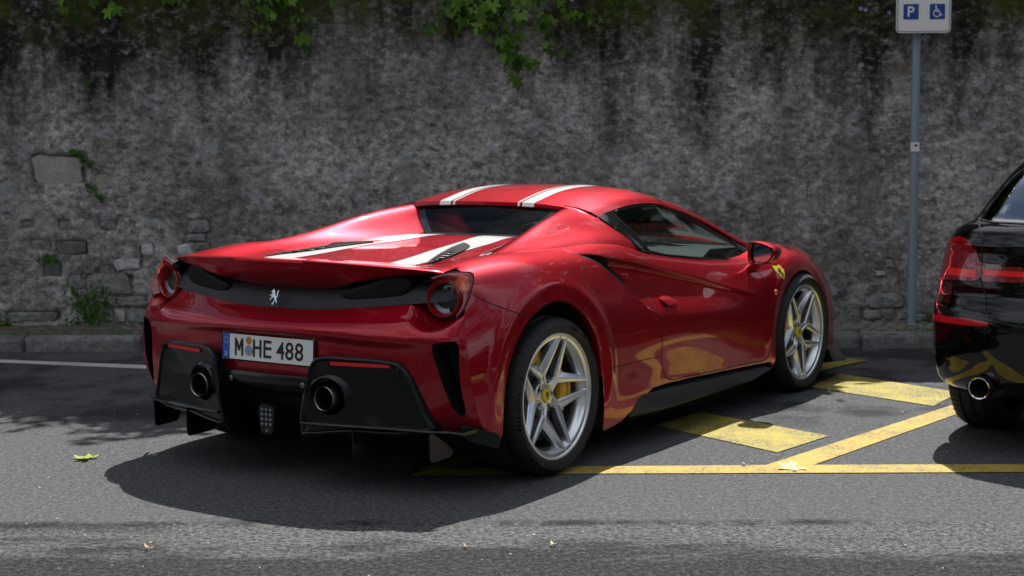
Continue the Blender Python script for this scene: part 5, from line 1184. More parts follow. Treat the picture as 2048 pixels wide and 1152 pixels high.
# ---- wheels
def ring_text(mb, txt, r, size, a0, y, sgn, flip=False, spacing=1.0):
    """letters bent round the sidewall; a0 = centre angle (deg) seen from outside"""
    V, F = glyph_mesh(txt, size, offset=.012*size)
    if not len(V): return
    w = V[:, 0].max(); out = []
    for x, v, _ in V:
        th = (x-w/2)*spacing/r
        if not flip: a = R(a0)-th; rr = r+v-size*.35
        else: a = R(a0)+th; rr = r-(v-size*.35)
        out.append((a, rr))
    # outside view of the right-hand side: +x to the right
    mb.add([(rr*math.cos(a)*(1 if sgn < 0 else -1), sgn*(y(rr)), rr*math.sin(a)) for a, rr in out], F)
def build_wheel(name, RT, width, rim_r, inset, sgn, rot, cal_ang, rear):
    """wheel centred on its hub; outer face at |y| = width/2 side; sgn -1 = right side of the car"""
    H = width/2
    w = MB()
    # barrel + lip
    w.lathe([(sgn*(H-.003), rim_r-.002), (sgn*(H), rim_r-.006), (sgn*(H-.001), rim_r-.012), (sgn*(H-.008), rim_r-.016), (sgn*(H-.012), rim_r-.028), (sgn*(H-.030), rim_r-.034), (sgn*(H-.036), rim_r-.040), (sgn*(H-.058), rim_r-.042)], n=96)
    wheel = w.build(name, M_RIM, car, auto=40)
    MB().lathe([(sgn*(H-.058), rim_r-.042), (sgn*(H-.064), rim_r-.052), (sgn*(-H+.02), rim_r-.054), (sgn*(-H), rim_r-.01)], n=64).build('barrel', M_BARREL, wheel)
    # spokes
    hub = inset; R1 = .108; RO = rim_r-.012
    def pt(a, r, y): return Vector((r*math.cos(a)*(1 if sgn < 0 else -1), sgn*y, r*math.sin(a)))
    yl = H-.006; yh = H-hub
    for k in range(5):
        s0 = R(rot+72*k); nd = s0+R(36)
        # arm from the hub to the node, then two blades out to the rim
        for side in (-1, 1):
            tip = nd+side*R(36-5.5)     # rim end angle
            a0 = nd; 
            c0 = pt(a0, .040, yh); c1 = pt(a0, R1, yh+.010); c2 = pt(tip, RO, yl)
            st = []
            for t, wd, th in ((0, .050, .036), (.12, .050, .040), (.30, .044, .046), (.6, .034, .046), (.85, .025, .040), (1.0, .021, .032)):
                if t < .12: p = c0.lerp(c1, t/.12*.0); 
                p = c1.lerp(c2, max(0, (t-.0)));
                st.append((p, wd, th))
            d = (c2-c1); dn = Vector((d.x, 0, d.z)).normalized(); lat = Vector((-dn.z, 0, dn.x))
            # outward = the side facing the station gap
            gap = pt(s0 if side < 0 else s0+R(72), RO*.7, yh)-(c1+c2)*.5; 
            if gap.dot(lat) < 0: lat = -lat
            Y = Vector((0, sgn, 0)); ls = []
            c0b = pt(a0+side*.25, .050, yh-.004)
            seq = [(c0b, .052, .034)]+st
            for p, wd, th in seq:
                ls.append([tuple(p+lat*wd*.55-Y*.010), tuple(p+lat*wd*.42-Y*.001), tuple(p+lat*wd*.05+Y*.0015), tuple(p-lat*wd*.50-Y*.014), tuple(p-lat*wd*.55-Y*(th)), tuple(p+lat*wd*.45-Y*(th))])
            mb = MB().loft(ls, cap0=True, cap1=True); o = mb.build('spoke', M_RIM, wheel, auto=28)
            bevel(o, .0022, 2, 28)
        # web joining both blades at the node
        pl_ = [pt(nd-.42, .052, yh-.006), pt(nd-.20, R1*1.0, yh+.006), pt(nd, R1*1.42, yh+.010), pt(nd+.20, R1*1.0, yh+.006), pt(nd+.42, .052, yh-.006), pt(nd, .03, yh-.004)]
        o = MB().prism([tuple(p-Vector((0, sgn*.001, 0))) for p in pl_], (0, -sgn*.034, 0)).build('spoke_root', M_RIM, wheel, smooth=False); bevel(o, .003, 2)
    # hub
    MB().lathe([(sgn*(yh-.05), .078), (sgn*(yh-.014), .076), (sgn*(yh-.006), .070), (sgn*(yh-.004), .034), (sgn*(yh-.010), .031), (sgn*(yh-.010), .0005)], n=48).build('hub', M_RIM, wheel)
    for k in range(5):
        a = R(rot+72*k); c = pt(a, .0545, 0)
        MB().lathe([(sgn*(yh-.003), .0125), (sgn*(yh-.0035), .0105), (sgn*(yh-.012), .0100), (sgn*(yh-.012), .0075), (sgn*(yh-.004), .0070), (sgn*(yh-.003), .0045), (sgn*(yh-.010), .0040), (sgn*(yh-.010), .0003)], c=(c.x, 0, c.z), n=14).build('lug_bolt', M_INK if k % 2 else M_STEEL, wheel)
        MB().lathe([(sgn*(yh-.0028), .0135), (sgn*(yh-.002), .0125), (sgn*(yh-.004), .0118)], c=(c.x, 0, c.z), n=14).build('bolt_recess', M_INK, wheel)
    cap = MB().lathe([(sgn*(yh-.012), .0295), (sgn*(yh+.001), .0290), (sgn*(yh+.0035), .0265), (sgn*(yh+.004), .0005)], n=36).build('centre_cap', M_YEM, wheel)
    ux = (1, 0, 0) if sgn < 0 else (-1, 0, 0)
    horse((0, sgn*(yh+.0042), 0), ux, (0, 0, 1), .036, .0006, M_INK, 'cap_emblem', cap)
    # tyre
    T = MB(); rb = rim_r-.004
    prof = [(-H+.004, rb), (-H-.006, rb+.012), (-H-.014, (rb+RT)/2), (-H-.006, RT-.022), (-H+.012, RT-.008), (-H+.035, RT-.002)]
    grooves = [-.60, -.22, .18, .55]
    for g in grooves:
        gx = g*H; prof += [(gx-.008, RT-.0005), (gx-.006, RT-.007), (gx+.006, RT-.007), (gx+.008, RT-.0005)]
    prof += [(H-.035, RT-.002), (H-.012, RT-.008), (H+.006, RT-.022), (H+.014, (rb+RT)/2+.004), (H+.010, rb+.018), (H+.006, rb+.010), (H-.001, rb+.004), (H-.004, rb)]
    T.lathe([(sgn*a, r) for a, r in prof], n=120); tyre = T.build('tyre', M_TYRE, wheel, auto=50)
    # shoulder cuts
    mb = MB(); n = 44
    for k in range(n):
        a = 2*math.pi*k/n
        P = []
        for r_, y_, da in ((RT+.0004-.002, H-.050, .035), (RT-.0004-.002, H-.034, .022), (RT-.0068, H-.011, .006), (RT-.0150, H+.001, .0)):
            for e in (-.0045, .0045):
                aa = a+da+e; P.append((r_*math.cos(aa), sgn*(y_+.0006), r_*math.sin(aa)))
        mb.add(P, [(0, 1, 3, 2), (2, 3, 5, 4), (4, 5, 7, 6)])
    o = mb.build('tread_cut', M_VOID, tyre); tag(o, kind='stuff')
    # sidewall lettering
    ysid = lambda r_: float(np.interp(r_, [rb+.010, rb+.018, (rb+RT)/2+.004, RT-.022, RT-.008], [H+.006, H+.010, H+.014, H+.006, H-.012]))+.0010
    rm = (rb+RT)/2+.004
    mb = MB()
    ring_text(mb, 'MICHELIN', rm, .034, 38, ysid, sgn, spacing=1.15)
    ring_text(mb, 'MICHELIN', rm, .034, 222, ysid, sgn, flip=False, spacing=1.15)
    ring_text(mb, 'PILOT SPORT', rm, .016, 352, ysid, sgn)
    ring_text(mb, 'CUP 2', rm, .026, 176, ysid, sgn, spacing=1.1)
    ring_text(mb, 'R', rm, .026, 158, ysid, sgn)
    ring_text(mb, '305/30 ZR20', rm-.004, .014, 318, ysid, sgn)
    o = mb.build('sidewall_lettering', M_TYREL, tyre, auto=None)
    tag(o, kind='stuff')
    mb = MB()    # chequered flashes each side of the maker's name
    for ca in (62, 14, 246, 198):
        for i in range(7):
            for j in range(3):
                if (i+j) % 2: continue
                a0 = R(ca-(i-3)*1.6+(6 if ca in (62, 246) else -6)); r0 = rm-.016+j*.010; 
                P = [((r_)*math.cos(a)*(1 if sgn < 0 else -1), sgn*ysid(r_), r_*math.sin(a)) for r_, a in ((r0, a0), (r0+.0085, a0), (r0+.0085, a0+R(1.4)), (r0, a0+R(1.4)))]
                mb.add(P, [(0, 1, 2, 3)])
    o = mb.build('sidewall_chequer', M_TYREL, tyre, auto=None); tag(o, kind='stuff')
    # brake disc with bell and caliper
    MB().lathe([(sgn*(H-.110), .198), (sgn*(H-.098), .199), (sgn*(H-.088), .198), (sgn*(H-.088), .110), (sgn*(H-.085), .100), (sgn*(H-.075), .096), (sgn*(H-.072), .06)], n=72).build('brake_disc', M_DISC, wheel)
    ca = R(cal_ang); mb = MB(); A = []
    cs_ = .27 if rear else .50; ro = 0 if rear else .012; yo = 0 if rear else .008
    for t in np.linspace(-cs_, cs_, 14):
        a = ca+t; e = 1-.25*(abs(t)/cs_)**6
        A.append([(r_*math.cos(a), sgn*y_, r_*math.sin(a)) for r_, y_ in ((.118+ro, H-.095), (.122+ro, H-.066+yo), (.134+ro, H-.058+.003*e+yo), (.160+ro, H-.056+.003*e+yo), (.196+ro, H-.060+yo), (.214+ro, H-.070+yo), (.214+ro, H-.14), (.20+ro, H-.15))])
    mb.loft(A, cap0=True, cap1=True); cal = mb.build('brake_caliper', M_YEL, wheel, auto=40); bevel(cal, .003, 2)
    # maker's script on the caliper
    V, F = glyph_mesh('Ferrari', .026)
    if len(V):
        wv = V[:, 0].max(); Q = []
        for x, v, _ in V:
            a = ca+(x-wv/2)/.158*(1 if sgn > 0 else -1)*1.0; r_ = .151+v; Q.append((r_*math.cos(a), sgn*(H-.0515), r_*math.sin(a)))
        o = MB().add(Q, F).build('caliper_script', M_INK, cal, auto=None)
    if rear:   # small parking brake caliper opposite
        mb = MB(); A = []
        for t in np.linspace(-.30, .30, 10):
            a = R(cal_ang+(108 if sgn < 0 else 72))+t-(math.pi if sgn > 0 else 0)*0; A.append([(r_*math.cos(a), sgn*y_, r_*math.sin(a)) for r_, y_ in ((.150, H-.11), (.152, H-.085), (.168, H-.078), (.196, H-.085), (.205, H-.10), (.205, H-.14))])
        mb.loft(A, cap0=True, cap1=True); mb.build('brake_caliper', M_YEL, wheel, auto=40)
    # tyre valve
    MB().tube([pt(R(rot+187), rim_r-.036, H-.030), pt(R(rot+187), rim_r-.062, H-.016)], .0038, 8).build('tyre_valve', M_RIM, wheel)
    return wheel
for s in (-1, 1):
    wr = build_wheel('wheel', .3455, .305-.028, .279, .060, s, 76 if s < 0 else 40, 0 if s < 0 else 180, True); wr.location = (0, s*(.968-.1385), .3445)
    wf = build_wheel('wheel', .340, .245-.028, .2765, .034, s, 57 if s < 0 else 20, 180 if s < 0 else 0, False); wf.location = (2.65, s*(.940-.1085), .339)
# black boxes added inside the car to block light shining through
MB().box((-.35, -.60, .14), (.40, .60, .60)).box((2.30, -.60, .13), (3.0, .60, .55)).box((.38, -.84, .135), (2.28, .84, .235)).box((2.9, -.62, .13), (3.4, .62, .30)).build('underbody_block', M_VOID, car, smooth=False)
T_ROOF = BVHTree.FromPolygons([tuple(v) for v in roofV], [tuple(int(i) for i in f) for f in roofF])
def roof_t(x, y):
    h = T_ROOF.ray_cast(Vector((max(x, .864), y, 2)), Vector((0, 0, -1))); return h[0].z if h[0] is not None else roof_z(x, y)
# ---- glazing
def strip_top(name, pts, w, mat, tree, off=.0012, parent=car):
    V = []; n = len(pts)
    P = [Vector((x, y, tree(x, y))) for x, y in pts]
    for i, p in enumerate(P):
        d = (P[min(i+1, n-1)]-P[max(i-1, 0)]).normalized(); a = tree(p.x+.005, p.y)-tree(p.x-.005, p.y); b = tree(p.x, p.y+.005)-tree(p.x, p.y-.005)
        nn = Vector((-a/.01, -b/.01, 1)).normalized(); t = d.cross(nn).normalized()*w*.5
        V += [tuple(p+t+nn*off), tuple(p-t+nn*off)]
    return V, [(2*i, 2*i+1, 2*i+3, 2*i+2) for i in range(n-1)]
deck = lambda x, y: top_z(x, y)
WB = np.array([(.985, .803, .915), (1.05, .806, .894), (1.3, .808, .862), (1.63, .808, .824), (2.0, .800, .790), (2.25, .79, .776), (2.44, .775, .768)])
WT = np.array([(.905, .628, 1.070), (.96, .619, 1.084), (1.08, .611, 1.096), (1.32, .605, 1.113), (1.52, .602, 1.105), (1.66, .604, 1.085), (1.80, .613, 1.050), (2.0, .640, .983), (2.2, .685, .898), (2.38, .740, .815), (2.44, .765, .775)])
def arcparam(P, n):
    d = np.concatenate([[0], np.cumsum(np.linalg.norm(np.diff(P, axis=0), axis=1))]); return spline(P, d, np.linspace(0, d[-1], n))
nW = 60; wb = arcparam(WB, nW); wt = arcparam(WT, nW)
xs = np.linspace(0, 1, nW)
# re-time so that rulings lean like the pillar
def at_x(P, x): return np.array([np.interp(x, P[:, 0], P[:, k]) for k in (1, 2)])
def win_pt(u, v):   # u 0..1 rear to front, v 0 bottom .. 1 top
    xb = .985+u*(2.44-.985); xt = .905+u*(2.44-.905); b = np.array([xb, *at_x(WB, xb)]); t = np.array([xt, *at_x(WT, xt)])
    p = b*(1-v)+t*v; L = np.linalg.norm(t-b); bul = .16*L*v*(1-v); return np.array([p[0], p[1]+bul*.9, p[2]+bul*.25])
for s in (-1, 1):
    def patch(u0, u1, v0, v1, n, m, dy=0.0):
        V = []; 
        for i in range(n+1):
            for j in range(m+1):
                p = win_pt(u0+(u1-u0)*i/n, v0+(v1-v0)*j/m); V.append((p[0], s*(p[1]+dy), p[2]))
        F = [(i*(m+1)+j, i*(m+1)+j+1, (i+1)*(m+1)+j+1, (i+1)*(m+1)+j) for i in range(n) for j in range(m)]
        return V, F
    V, F = patch(.055, .985, .0, 1, 60, 14, -.006); MB().add(V, F).build('side_window', M_GLASS, car, auto=None)
    mb = MB(); V, F = patch(0, .082, 0, 1, 4, 12, .001); mb.add(V, F)
    V, F = patch(.055, 1, .965, 1.0, 60, 2, .000); mb.add(V, F); V, F = patch(.055, 1, -.01, .022, 60, 2, .002); mb.add(V, F)
    V, F = patch(.84, 1, 0, 1, 16, 8, -.002); mb.add(V, F)
    mb.build('window_trim', M_TRIM, car, auto=None)
    # thin chrome-less inner frame of the sail glass
    V = [(win_pt(.086, v)) for v in np.linspace(0, 1, 12)]; MB().tube([(p[0], s*(p[1]-.002), p[2]) for p in V], .004, 6).build('window_seal', M_INK, car)
# windscreen
mb = MB(); ls = []
for i, (x, zc, w, ze) in enumerate(((1.655, 1.178, .55, 1.120), (1.85, 1.108, .575, 1.070), (2.05, 1.025, .615, .992), (2.25, .945, .66, .905), (2.44, .872, .72, .815))):
    ls.append([(x-.10*(abs(t))**2.2*0+(.0 if i else 0)-.0, t*w, zc+(ze-zc)*abs(t)**2.2) for t in np.linspace(-1, 1, 31)])
mb.loft(ls, closed=False); mb.build('windscreen', M_GLASS, car, auto=None)
MB().loft([[(1.64, y, roof_z(1.62, y)-.006) for y in np.linspace(-.57, .57, 25)], [(1.70, y, roof_z(1.66, y)-.022) for y in np.linspace(-.57, .57, 25)], [(1.64, y, roof_z(1.62, y)-.045) for y in np.linspace(-.57, .57, 25)]], closed=False).build('windscreen_header', M_TRIM, car)
# headliner so the roof has an inside
hl = [[(x, y, roof_z(x, y)-.022) for y in np.linspace(-.56, .56, 23)] for x in np.linspace(.90, 1.64, 12)]
MB().loft(hl, closed=False).build('headliner', M_SATIN, car)
# rear window with a dark border
def rw(u, v): 
    w = .285+(.448-.285)*v; return (.735+(.868-.735)*v-.012*math.sin(math.pi*v)+.02*u*u, u*w, .972+(1.118-.972)*v+.004*(1-u*u))
def rwp(u0, u1, v0, v1, n=20, m=6, dx=0):
    V = [(lambda q: (q[0]-dx, q[1], q[2]))(rw(u0+(u1-u0)*i/n, v0+(v1-v0)*j/m)) for i in range(n+1) for j in range(m+1)]
    return V, [(i*(m+1)+j, i*(m+1)+j+1, (i+1)*(m+1)+j+1, (i+1)*(m+1)+j) for i in range(n) for j in range(m)]
MB().add(*rwp(-1, 1, 0, 1)).build('rear_window', M_GLASSR, car, auto=None)
mb = MB()
for a in ((-1.12, -.94, 0, 1), (.94, 1.12, 0, 1), (-1, 1, -.05, .03), (-1, 1, .94, 1.04)): mb.add(*rwp(*a, 12, 4, .002))
mb.build('window_border', M_TRIM, car, auto=None)
# cabin tub and seats
mb = MB(); mb.loft([[(.80, y, .975) for y in (-.62, .62)], [(.90, y, .90) for y in (-.72, .72)], [(.95, y, .45) for y in (-.72, .72)], [(1.2, y, .25) for y in (-.76, .76)], [(2.2, y, .25) for y in (-.76, .76)], [(2.35, y, .62) for y in (-.74, .74)]], closed=False)
for s in (-1, 1): mb.loft([[(x, s*.78, zt) for x, zt in ((.86, .90), (1.2, .84), (1.8, .78), (2.4, .74))], [(x, s*.76, .24) for x in (.9, 1.2, 1.8, 2.4)]], closed=False)
for s in (-1, 1): mb.loft([[(x, s*yy, zt) for x, yy, zt in ((.99, .797, .922), (1.3, .803, .864), (1.63, .803, .828), (2.0, .795, .796), (2.3, .78, .78))], [(x, s*(.72), zt-.05) for x, zt in ((.99, .90), (1.3, .862), (1.63, .83), (2.0, .80), (2.3, .78))]], closed=False)
mb.build('cabin_lining', M_SATIN, car)
mb = MB(); mb.loft([[(2.0, y, .80+.02*math.cos(y*4)) for y in np.linspace(-.74, .74, 21)], [(2.12, y, .835) for y in np.linspace(-.74, .74, 21)], [(2.46, y, .83) for y in np.linspace(-.74, .74, 21)]], closed=False)
mb.loft([[(2.0, y, .80) for y in np.linspace(-.74, .74, 21)], [(1.96, y, .70) for y in np.linspace(-.74, .74, 21)], [(2.1, y, .5) for y in np.linspace(-.74, .74, 21)]], closed=False)
mb.build('dashboard', M_LEATHER, car)
mb = MB(); c = Vector((1.78, .36, .80)); ax = Vector((-1, 0, .38)).normalized(); a = Vector((0, 1, 0)); b = ax.cross(a)
mb.tube([tuple(c+(a*math.cos(t)+b*math.sin(t))*.17) for t in np.linspace(0, 2*math.pi, 36)], .014, 8)
mb.tube([tuple(c-a*.16), tuple(c+a*.16)], .016, 6).tube([tuple(c), tuple(c-b*.15)], .016, 6); mb.build('steering_wheel', M_LEATHER, car)
for s in (-1, 1):
    mb = MB(); ls = []
    for x, z, w, t in ((1.36, .42, .24, .16), (1.22, .50, .25, .15), (1.14, .62, .26, .13), (1.08, .76, .27, .12), (1.035, .88, .25, .10), (1.01, .96, .16, .09), (1.0, 1.01, .125, .08), (.99, 1.055, .115, .065), (.99, 1.080, .07, .03)):
        ls.append([(x+t*.5*math.cos(k)*abs(math.cos(k))**-.3 if abs(math.cos(k)) > .01 else x, s*.36+w*math.copysign(abs(math.sin(k))**.6, math.sin(k)), z) for k in np.linspace(0, 2*math.pi, 24, endpoint=False)])
    mb.loft(ls, cap0=True, cap1=True); st = mb.build('seat', M_LEATHR if s > 0 else M_LEATHER, car, auto=60)
    MB().box((1.1, s*.36-.24, .30), (1.62, s*.36+.24, .44)).build('seat_base', M_LEATHER, car)
mb = MB(); mb.loft([[(.97, y, .90), (.955, y, .965), (.93, y, .90)] for y in np.linspace(-.60, .60, 5)]); mb.build('rear_bulkhead', M_SATIN, car)
# ---- stripes
def stripe_strip(fin, fout, x0, x1, zf, n, m, off):
    V = []
    for i in range(n+1):
        x = x0+(x1-x0)*i/n; a, b = fin(x), fout(x)
        for j in range(m+1): y = a+(b-a)*j/m; V.append((x, y, zf(x, y)+off))
    return V, [(i*(m+1)+j, (i+1)*(m+1)+j, (i+1)*(m+1)+j+1, i*(m+1)+j+1) for i in range(n) for j in range(m)]
DX = [-.31, -.10, .15, .49, .79]; DI = [.285, .255, .215, .145, .098]; DO = [.440, .420, .388, .325, .262]
sp_top = spP[:, :6].reshape(-1, 3)
def deck2(x, y):
    return top_z(x, y)
for s in (-1, 1):
    f0 = lambda x, s=s: s*float(np.interp(x, DX, DI)); f1 = lambda x, s=s: s*float(np.interp(x, DX, DO))
    MB().add(*stripe_strip(f0, f1, -.31, .742, deck2, 80, 14, .0020)).build('stripe', M_WHITE, car, auto=None)
    for a, b, nm in ((.192, .206, 'pinstripe'), (.220, .290, 'stripe')):
        V, F = stripe_strip(lambda x: s*a, lambda x: s*b, .864, 1.64, roof_t, 60, 6, .0018)
        n0 = len(V); W_ = []
        for y in (s*a, s*b):
            z = roof_z(.862, y); W_ += [(.862, y, z+.0022), (.8482, y, z-.003), (.8460, y, z-.021)]
        F = list(F)+[(n0, n0+1, n0+4, n0+3), (n0+1, n0+2, n0+5, n0+4)]
        MB().add(list(V)+W_, F).build(nm, M_WHITE, car, auto=None)
# shut lines on top
mb = MB()
for s in (-1, 1):
    MB().add(*strip_top('', resample([(1.245, s*.600), (1.225, s*.55), (1.19, s*.48), (1.17, s*.42), (1.20, s*.365), (1.32, s*.345), (1.62, s*.345)], .012), .004, M_GAP, roof_t, .0015)).build('panel_gap', M_GAP, car, auto=None)
    MB().tube([(.862, s*.458, 1.1235), (.875, s*.53, 1.112), (.893, s*.59, 1.091), (.906, s*.622, 1.070)], .0026, 6).build('panel_gap', M_GAP, car)
    # seam where the buttress meets the body
    V = []
    for i in range(0, 78): 
        p = btP[i, -1]; V.append((p[0], s*(p[1]+.001), p[2]+.0005))
    MB().tube(V, .0024, 5).build('panel_gap', M_GAP, car)
    # engine-cover vents
    vo = [(-.27, .470), (-.15, .405), (-.03, .352), (.12, .296), (.28, .240), (.345, .222), (.335, .245), (.25, .330), (.14, .385), (.0, .428), (-.14, .460), (-.25, .482)]
    vo = resample(vo, .012, True)[:-1]; c = vo.mean(0)
    ls = []
    for sc, dz in ((1.0, .0042), (.97, .0044), (.93, .0040), (.80, .0040), (.5, .0040), (.1, .0040)): ls.append([(c[0]+(x-c[0])*sc, s*(c[1]+(y-c[1])*sc), deck(x, y)+dz+.0032) for x, y in vo])
    mb2 = MB(); mb2.loft(ls, cap1=True); ve = mb2.build('engine_vent', M_VOID, car, auto=60)
    for k in range(9):
        x = -.16+k*.052; y0 = float(np.interp(x, [-.27, -.15, -.03, .12, .28, .345], [.47, .405, .352, .296, .240, .222]))+.007; y1 = float(np.interp(x, [-.25, -.14, 0, .14, .25, .335], [.482, .46, .428, .385, .33, .245]))-.007
        if y1-y0 > .008: MB().box((x-.006, min(s*y0, s*y1), deck(x, .35)+.003), (x+.006, max(s*y0, s*y1), deck(x, .35)+.0070)).build('slat', M_VOID, ve, smooth=False)
# engine cover outline
for s in (-1, 1):
    MB().add(*strip_top('', resample([(-.30, s*.475), (-.10, s*.458), (.10, s*.435), (.24, s*.40), (.24, s*.30)], .015), .004, M_GAP, deck, .0014)).build('panel_gap', M_GAP, car, auto=None)
# ---- side skirts
for s in (-1, 1):
    xs_ = np.linspace(.64, 2.14, 30); ls = []
    for x in xs_:
        t = (x-.60)/1.54; zt = .250-.045*t; zb = .150+.010*t+.03*max(0, t-.85)/.15; yo = .950+.035*min(1, t/.18)-.01*t; e = .040*(1-t)+.012
        ls.append([(x, s*.90, zt+.01), (x, s*.948, zt), (x, s*(yo-.006), zb+e), (x, s*yo, zb+.008), (x, s*(yo-.006), zb), (x, s*.85, zb)])
    mb = MB().loft(ls, cap0=True, cap1=True); mb.build('side_skirt', pm('skirt_black', (.022, .023, .026), .42, coat=.3), car, auto=25)
# ---- door handle
for s in (-1, 1):
    hp0 = [(.985, .668), (1.10, .672), (1.135, .650), (1.12, .640), (1.02, .634), (.99, .640)]
    def sk(x, z): return side_y(x+.035, z, T_D)[0]
    top_ = [(.985, .672), (1.03, .679), (1.09, .675), (1.132, .655)]; mid = [(.995, .66), (1.03, .664), (1.09, .661), (1.130, .650)]; bot = [(1.005, .642), (1.03, .640), (1.09, .640), (1.122, .643)]
    L = [[(x, s*(sk(x, z)+.0005), z+.004) for x, z in top_], [(x, s*(sk(x, z)+.008), z) for x, z in top_], [(x, s*(sk(x, z)+.016), z) for x, z in mid], [(x, s*(sk(x, z)+.018), z) for x, z in bot], [(x, s*(sk(x, z)+.002), z) for x, z in bot]]
    L = [[(a+.035, b, c_) for a, b, c_ in l] for l in L]
    hd = MB().loft(L, closed=False, m=0).build('door_handle', M_RED, car, auto=50)
    L = [(x+.035, s*(sk(x, z)+.002), z) for x, z in ((.998, .644), (1.125, .642), (1.12, .633), (1.01, .630))]; MB().add(L, [(0, 1, 2, 3)]).build('handle_recess', M_INK, hd, smooth=False)
# ---- door mirrors
for s in (-1, 1):
    oc = smooth_poly([(.905, .790), (.903, .868), (.915, .890), (.96, .895), (1.02, .880), (1.055, .862), (1.062, .845), (1.048, .805), (1.02, .780), (.95, .770), (.915, .775)], 4); c = oc.mean(0)
    def mp(y, z, x): return (x-.02*(y-.98), s*y, z)
    ls = []
    for sc, x in ((.80, 1.992), (.88, 1.978), (.96, 1.978), (1.0, 1.990), (1.0, 2.02), (.94, 2.07), (.78, 2.11), (.45, 2.135), (.02, 2.142)):
        ls.append([mp(c[0]+(y-c[0])*sc, c[1]+(z-c[1])*sc, x) for y, z in oc])
    hous = MB().loft(ls, cap1=True).build('door_mirror', M_RED, car, auto=60)
    MB().loft([[mp(c[0]+(y-c[0])*.81, c[1]+(z-c[1])*.81, 1.990) for y, z in oc], [mp(c[0]+(y-c[0])*.81, c[1]+(z-c[1])*.81, 2.004) for y, z in oc]], closed=True).build('mirror_surround', M_TRIM, hous)
    o = MB().add([mp(c[0]+.006+(y-c[0])*.72, c[1]+(z-c[1])*.76, 1.9895-.12*(y-c[0])) for y, z in oc], [tuple(range(len(oc)))]).build('mirror_glass', M_MIRR, hous, smooth=False)
    L = []
    for t in np.linspace(0, 1, 8):
        p = Vector((2.10, .862, .735)).lerp(Vector((2.055, .955, .790)), t); w = .055*(1-.45*t); h_ = .022*(1-.2*t)
        L.append([(p.x+w*math.cos(a), s*(p.y-.012*math.sin(a)), p.z+h_*math.sin(a)) for a in np.linspace(0, 2*math.pi, 14, endpoint=False)])
    MB().loft(L, cap0=True, cap1=True).build('mirror_arm', M_RED, hous)
# ---- fender shield, marker lamps, scoop details
for s in (-1, 1):
    sh = smooth_poly([(-.032, .040), (0, .036), (.032, .040), (.036, .012), (.024, -.022), (0, -.050), (-.024, -.022), (-.036, .012)], 5)
    cx_s, cz_s = 2.335, .708
    def shield(sc, off): 
        V = []
        for a, b in sh*sc*.86:
            x = cx_s+a*1.25-b*.25; z = cz_s+b+a*.0; y, n = side_y(x, z, T_D); V.append((x, s*(y+off), z))
        y, n = side_y(cx_s, cz_s, T_D); V.append((cx_s, s*(y+off+.001), cz_s)); n_ = len(V)-1
        return V, [(i, (i+1) % n_, n_) for i in range(n_)]
    e0 = MB().add(*shield(1.06, .0012)).build('fender_shield', M_CHROME, car, auto=None)
    MB().add(*shield(1.0, .0024)).build('shield_face', M_YEM, e0, auto=None)
    y, n = side_y(cx_s, cz_s, T_D); yb, _ = side_y(cx_s, cz_s-.03, T_D); ya, _ = side_y(cx_s, cz_s+.03, T_D)
    uy = Vector((-.10, s*(ya-yb)/.06, 1)).normalized()
    horse((cx_s, s*(y+.0042), cz_s), (1, 0, 0) if s < 0 else (-1, 0, 0), uy, .053, .0008, M_INK, 'shield_emblem', e0)
    y, n = side_y(2.245, .602, T_D)
    ls = [[(2.245+r_*math.cos(t)*1.25, s*(y+d), .602+r_*math.sin(t)) for t in np.linspace(0, 2*math.pi, 20, endpoint=False)] for r_, d in ((.0155, .0005), (.015, .004), (.010, .008), (.001, .009))]
    MB().loft(ls).build('marker_lamp', M_MARK, car)
# front splitter winglet and lower lip
for s in (-1, 1):
    MB().loft([[(2.98, s*.88, .23), (2.98, s*.945, .20), (2.98, s*.975, .13), (2.98, s*.88, .12)], [(3.15, s*.87, .22), (3.15, s*.945, .18), (3.15, s*.99, .12), (3.15, s*.86, .11)], [(3.40, s*.76, .16), (3.40, s*.82, .15), (3.40, s*.86, .115), (3.40, s*.7, .11)]], cap0=True, cap1=True).build('front_splitter', M_BLK, car)
# ================================================================= BLACK HATCHBACK
BY = R(55)
bc = empty('parked_hatchback', (3.62, .16, 0), BY); tag(bc, 'glossy black hatchback partly in view at the right edge, beside the red convertible', 'car')
M_BP = pm('black_car_paint', (.0025, .0026, .003), .3, coat=1, coatr=.01, spec=.0)
M_BGL = glass('privacy_glass', (.05, .055, .06), .0, 1.5, .5)
M_BLAMP = pm('hatchback_red_lamp', (.16, .002, .005), .08, coat=1, emis=(1, .01, .02), es=.012); M_BLAMPD = pm('dark_red_lamp', (.045, .002, .004), .05, coat=1)
M_BREFL = pm('hatchback_reflector', (.50, .008, .012), .2, coat=1)
BZ = [(.245, -.58, .82), (.265, -.68, .850), (.315, -.765, .882), (.42, -.80, .896), (.54, -.812, .902), (.60, -.815, .902), (.66, -.80, .900), (.76, -.765, .893), (.86, -.745, .880), (.95, -.735, .860), (1.010, -.722, .828), (1.040, -.675, .797), (1.058, -.615, .775), (1.15, -.55, .725), (1.27, -.45, .655), (1.36, -.34, .59), (1.405, -.22, .52), (1.425, -.05, .38)]
TP_ = [(0, 0), (.012, .35), (.045, .62), (.11, .82), (.19, .925), (.32, .985), (.62, 1.0), (1.5, 1.0), (2.7, .985), (3.3, .93)]
bp = []
for z, xr, w in BZ:
    row = []
    for i, (dx, f) in enumerate(TP_):
        x = xr+dx if dx < 1 else dx-.75+xr*.0
        if dx >= 1: x = {1.5: 1.0, 2.7: 2.3, 3.3: 3.0}[dx]; x = x if z < 1.03 else x*.8
        row.append((x, w*f, z))
    bp.append(row)
bp = np.array(bp)
bzt = [0]; 
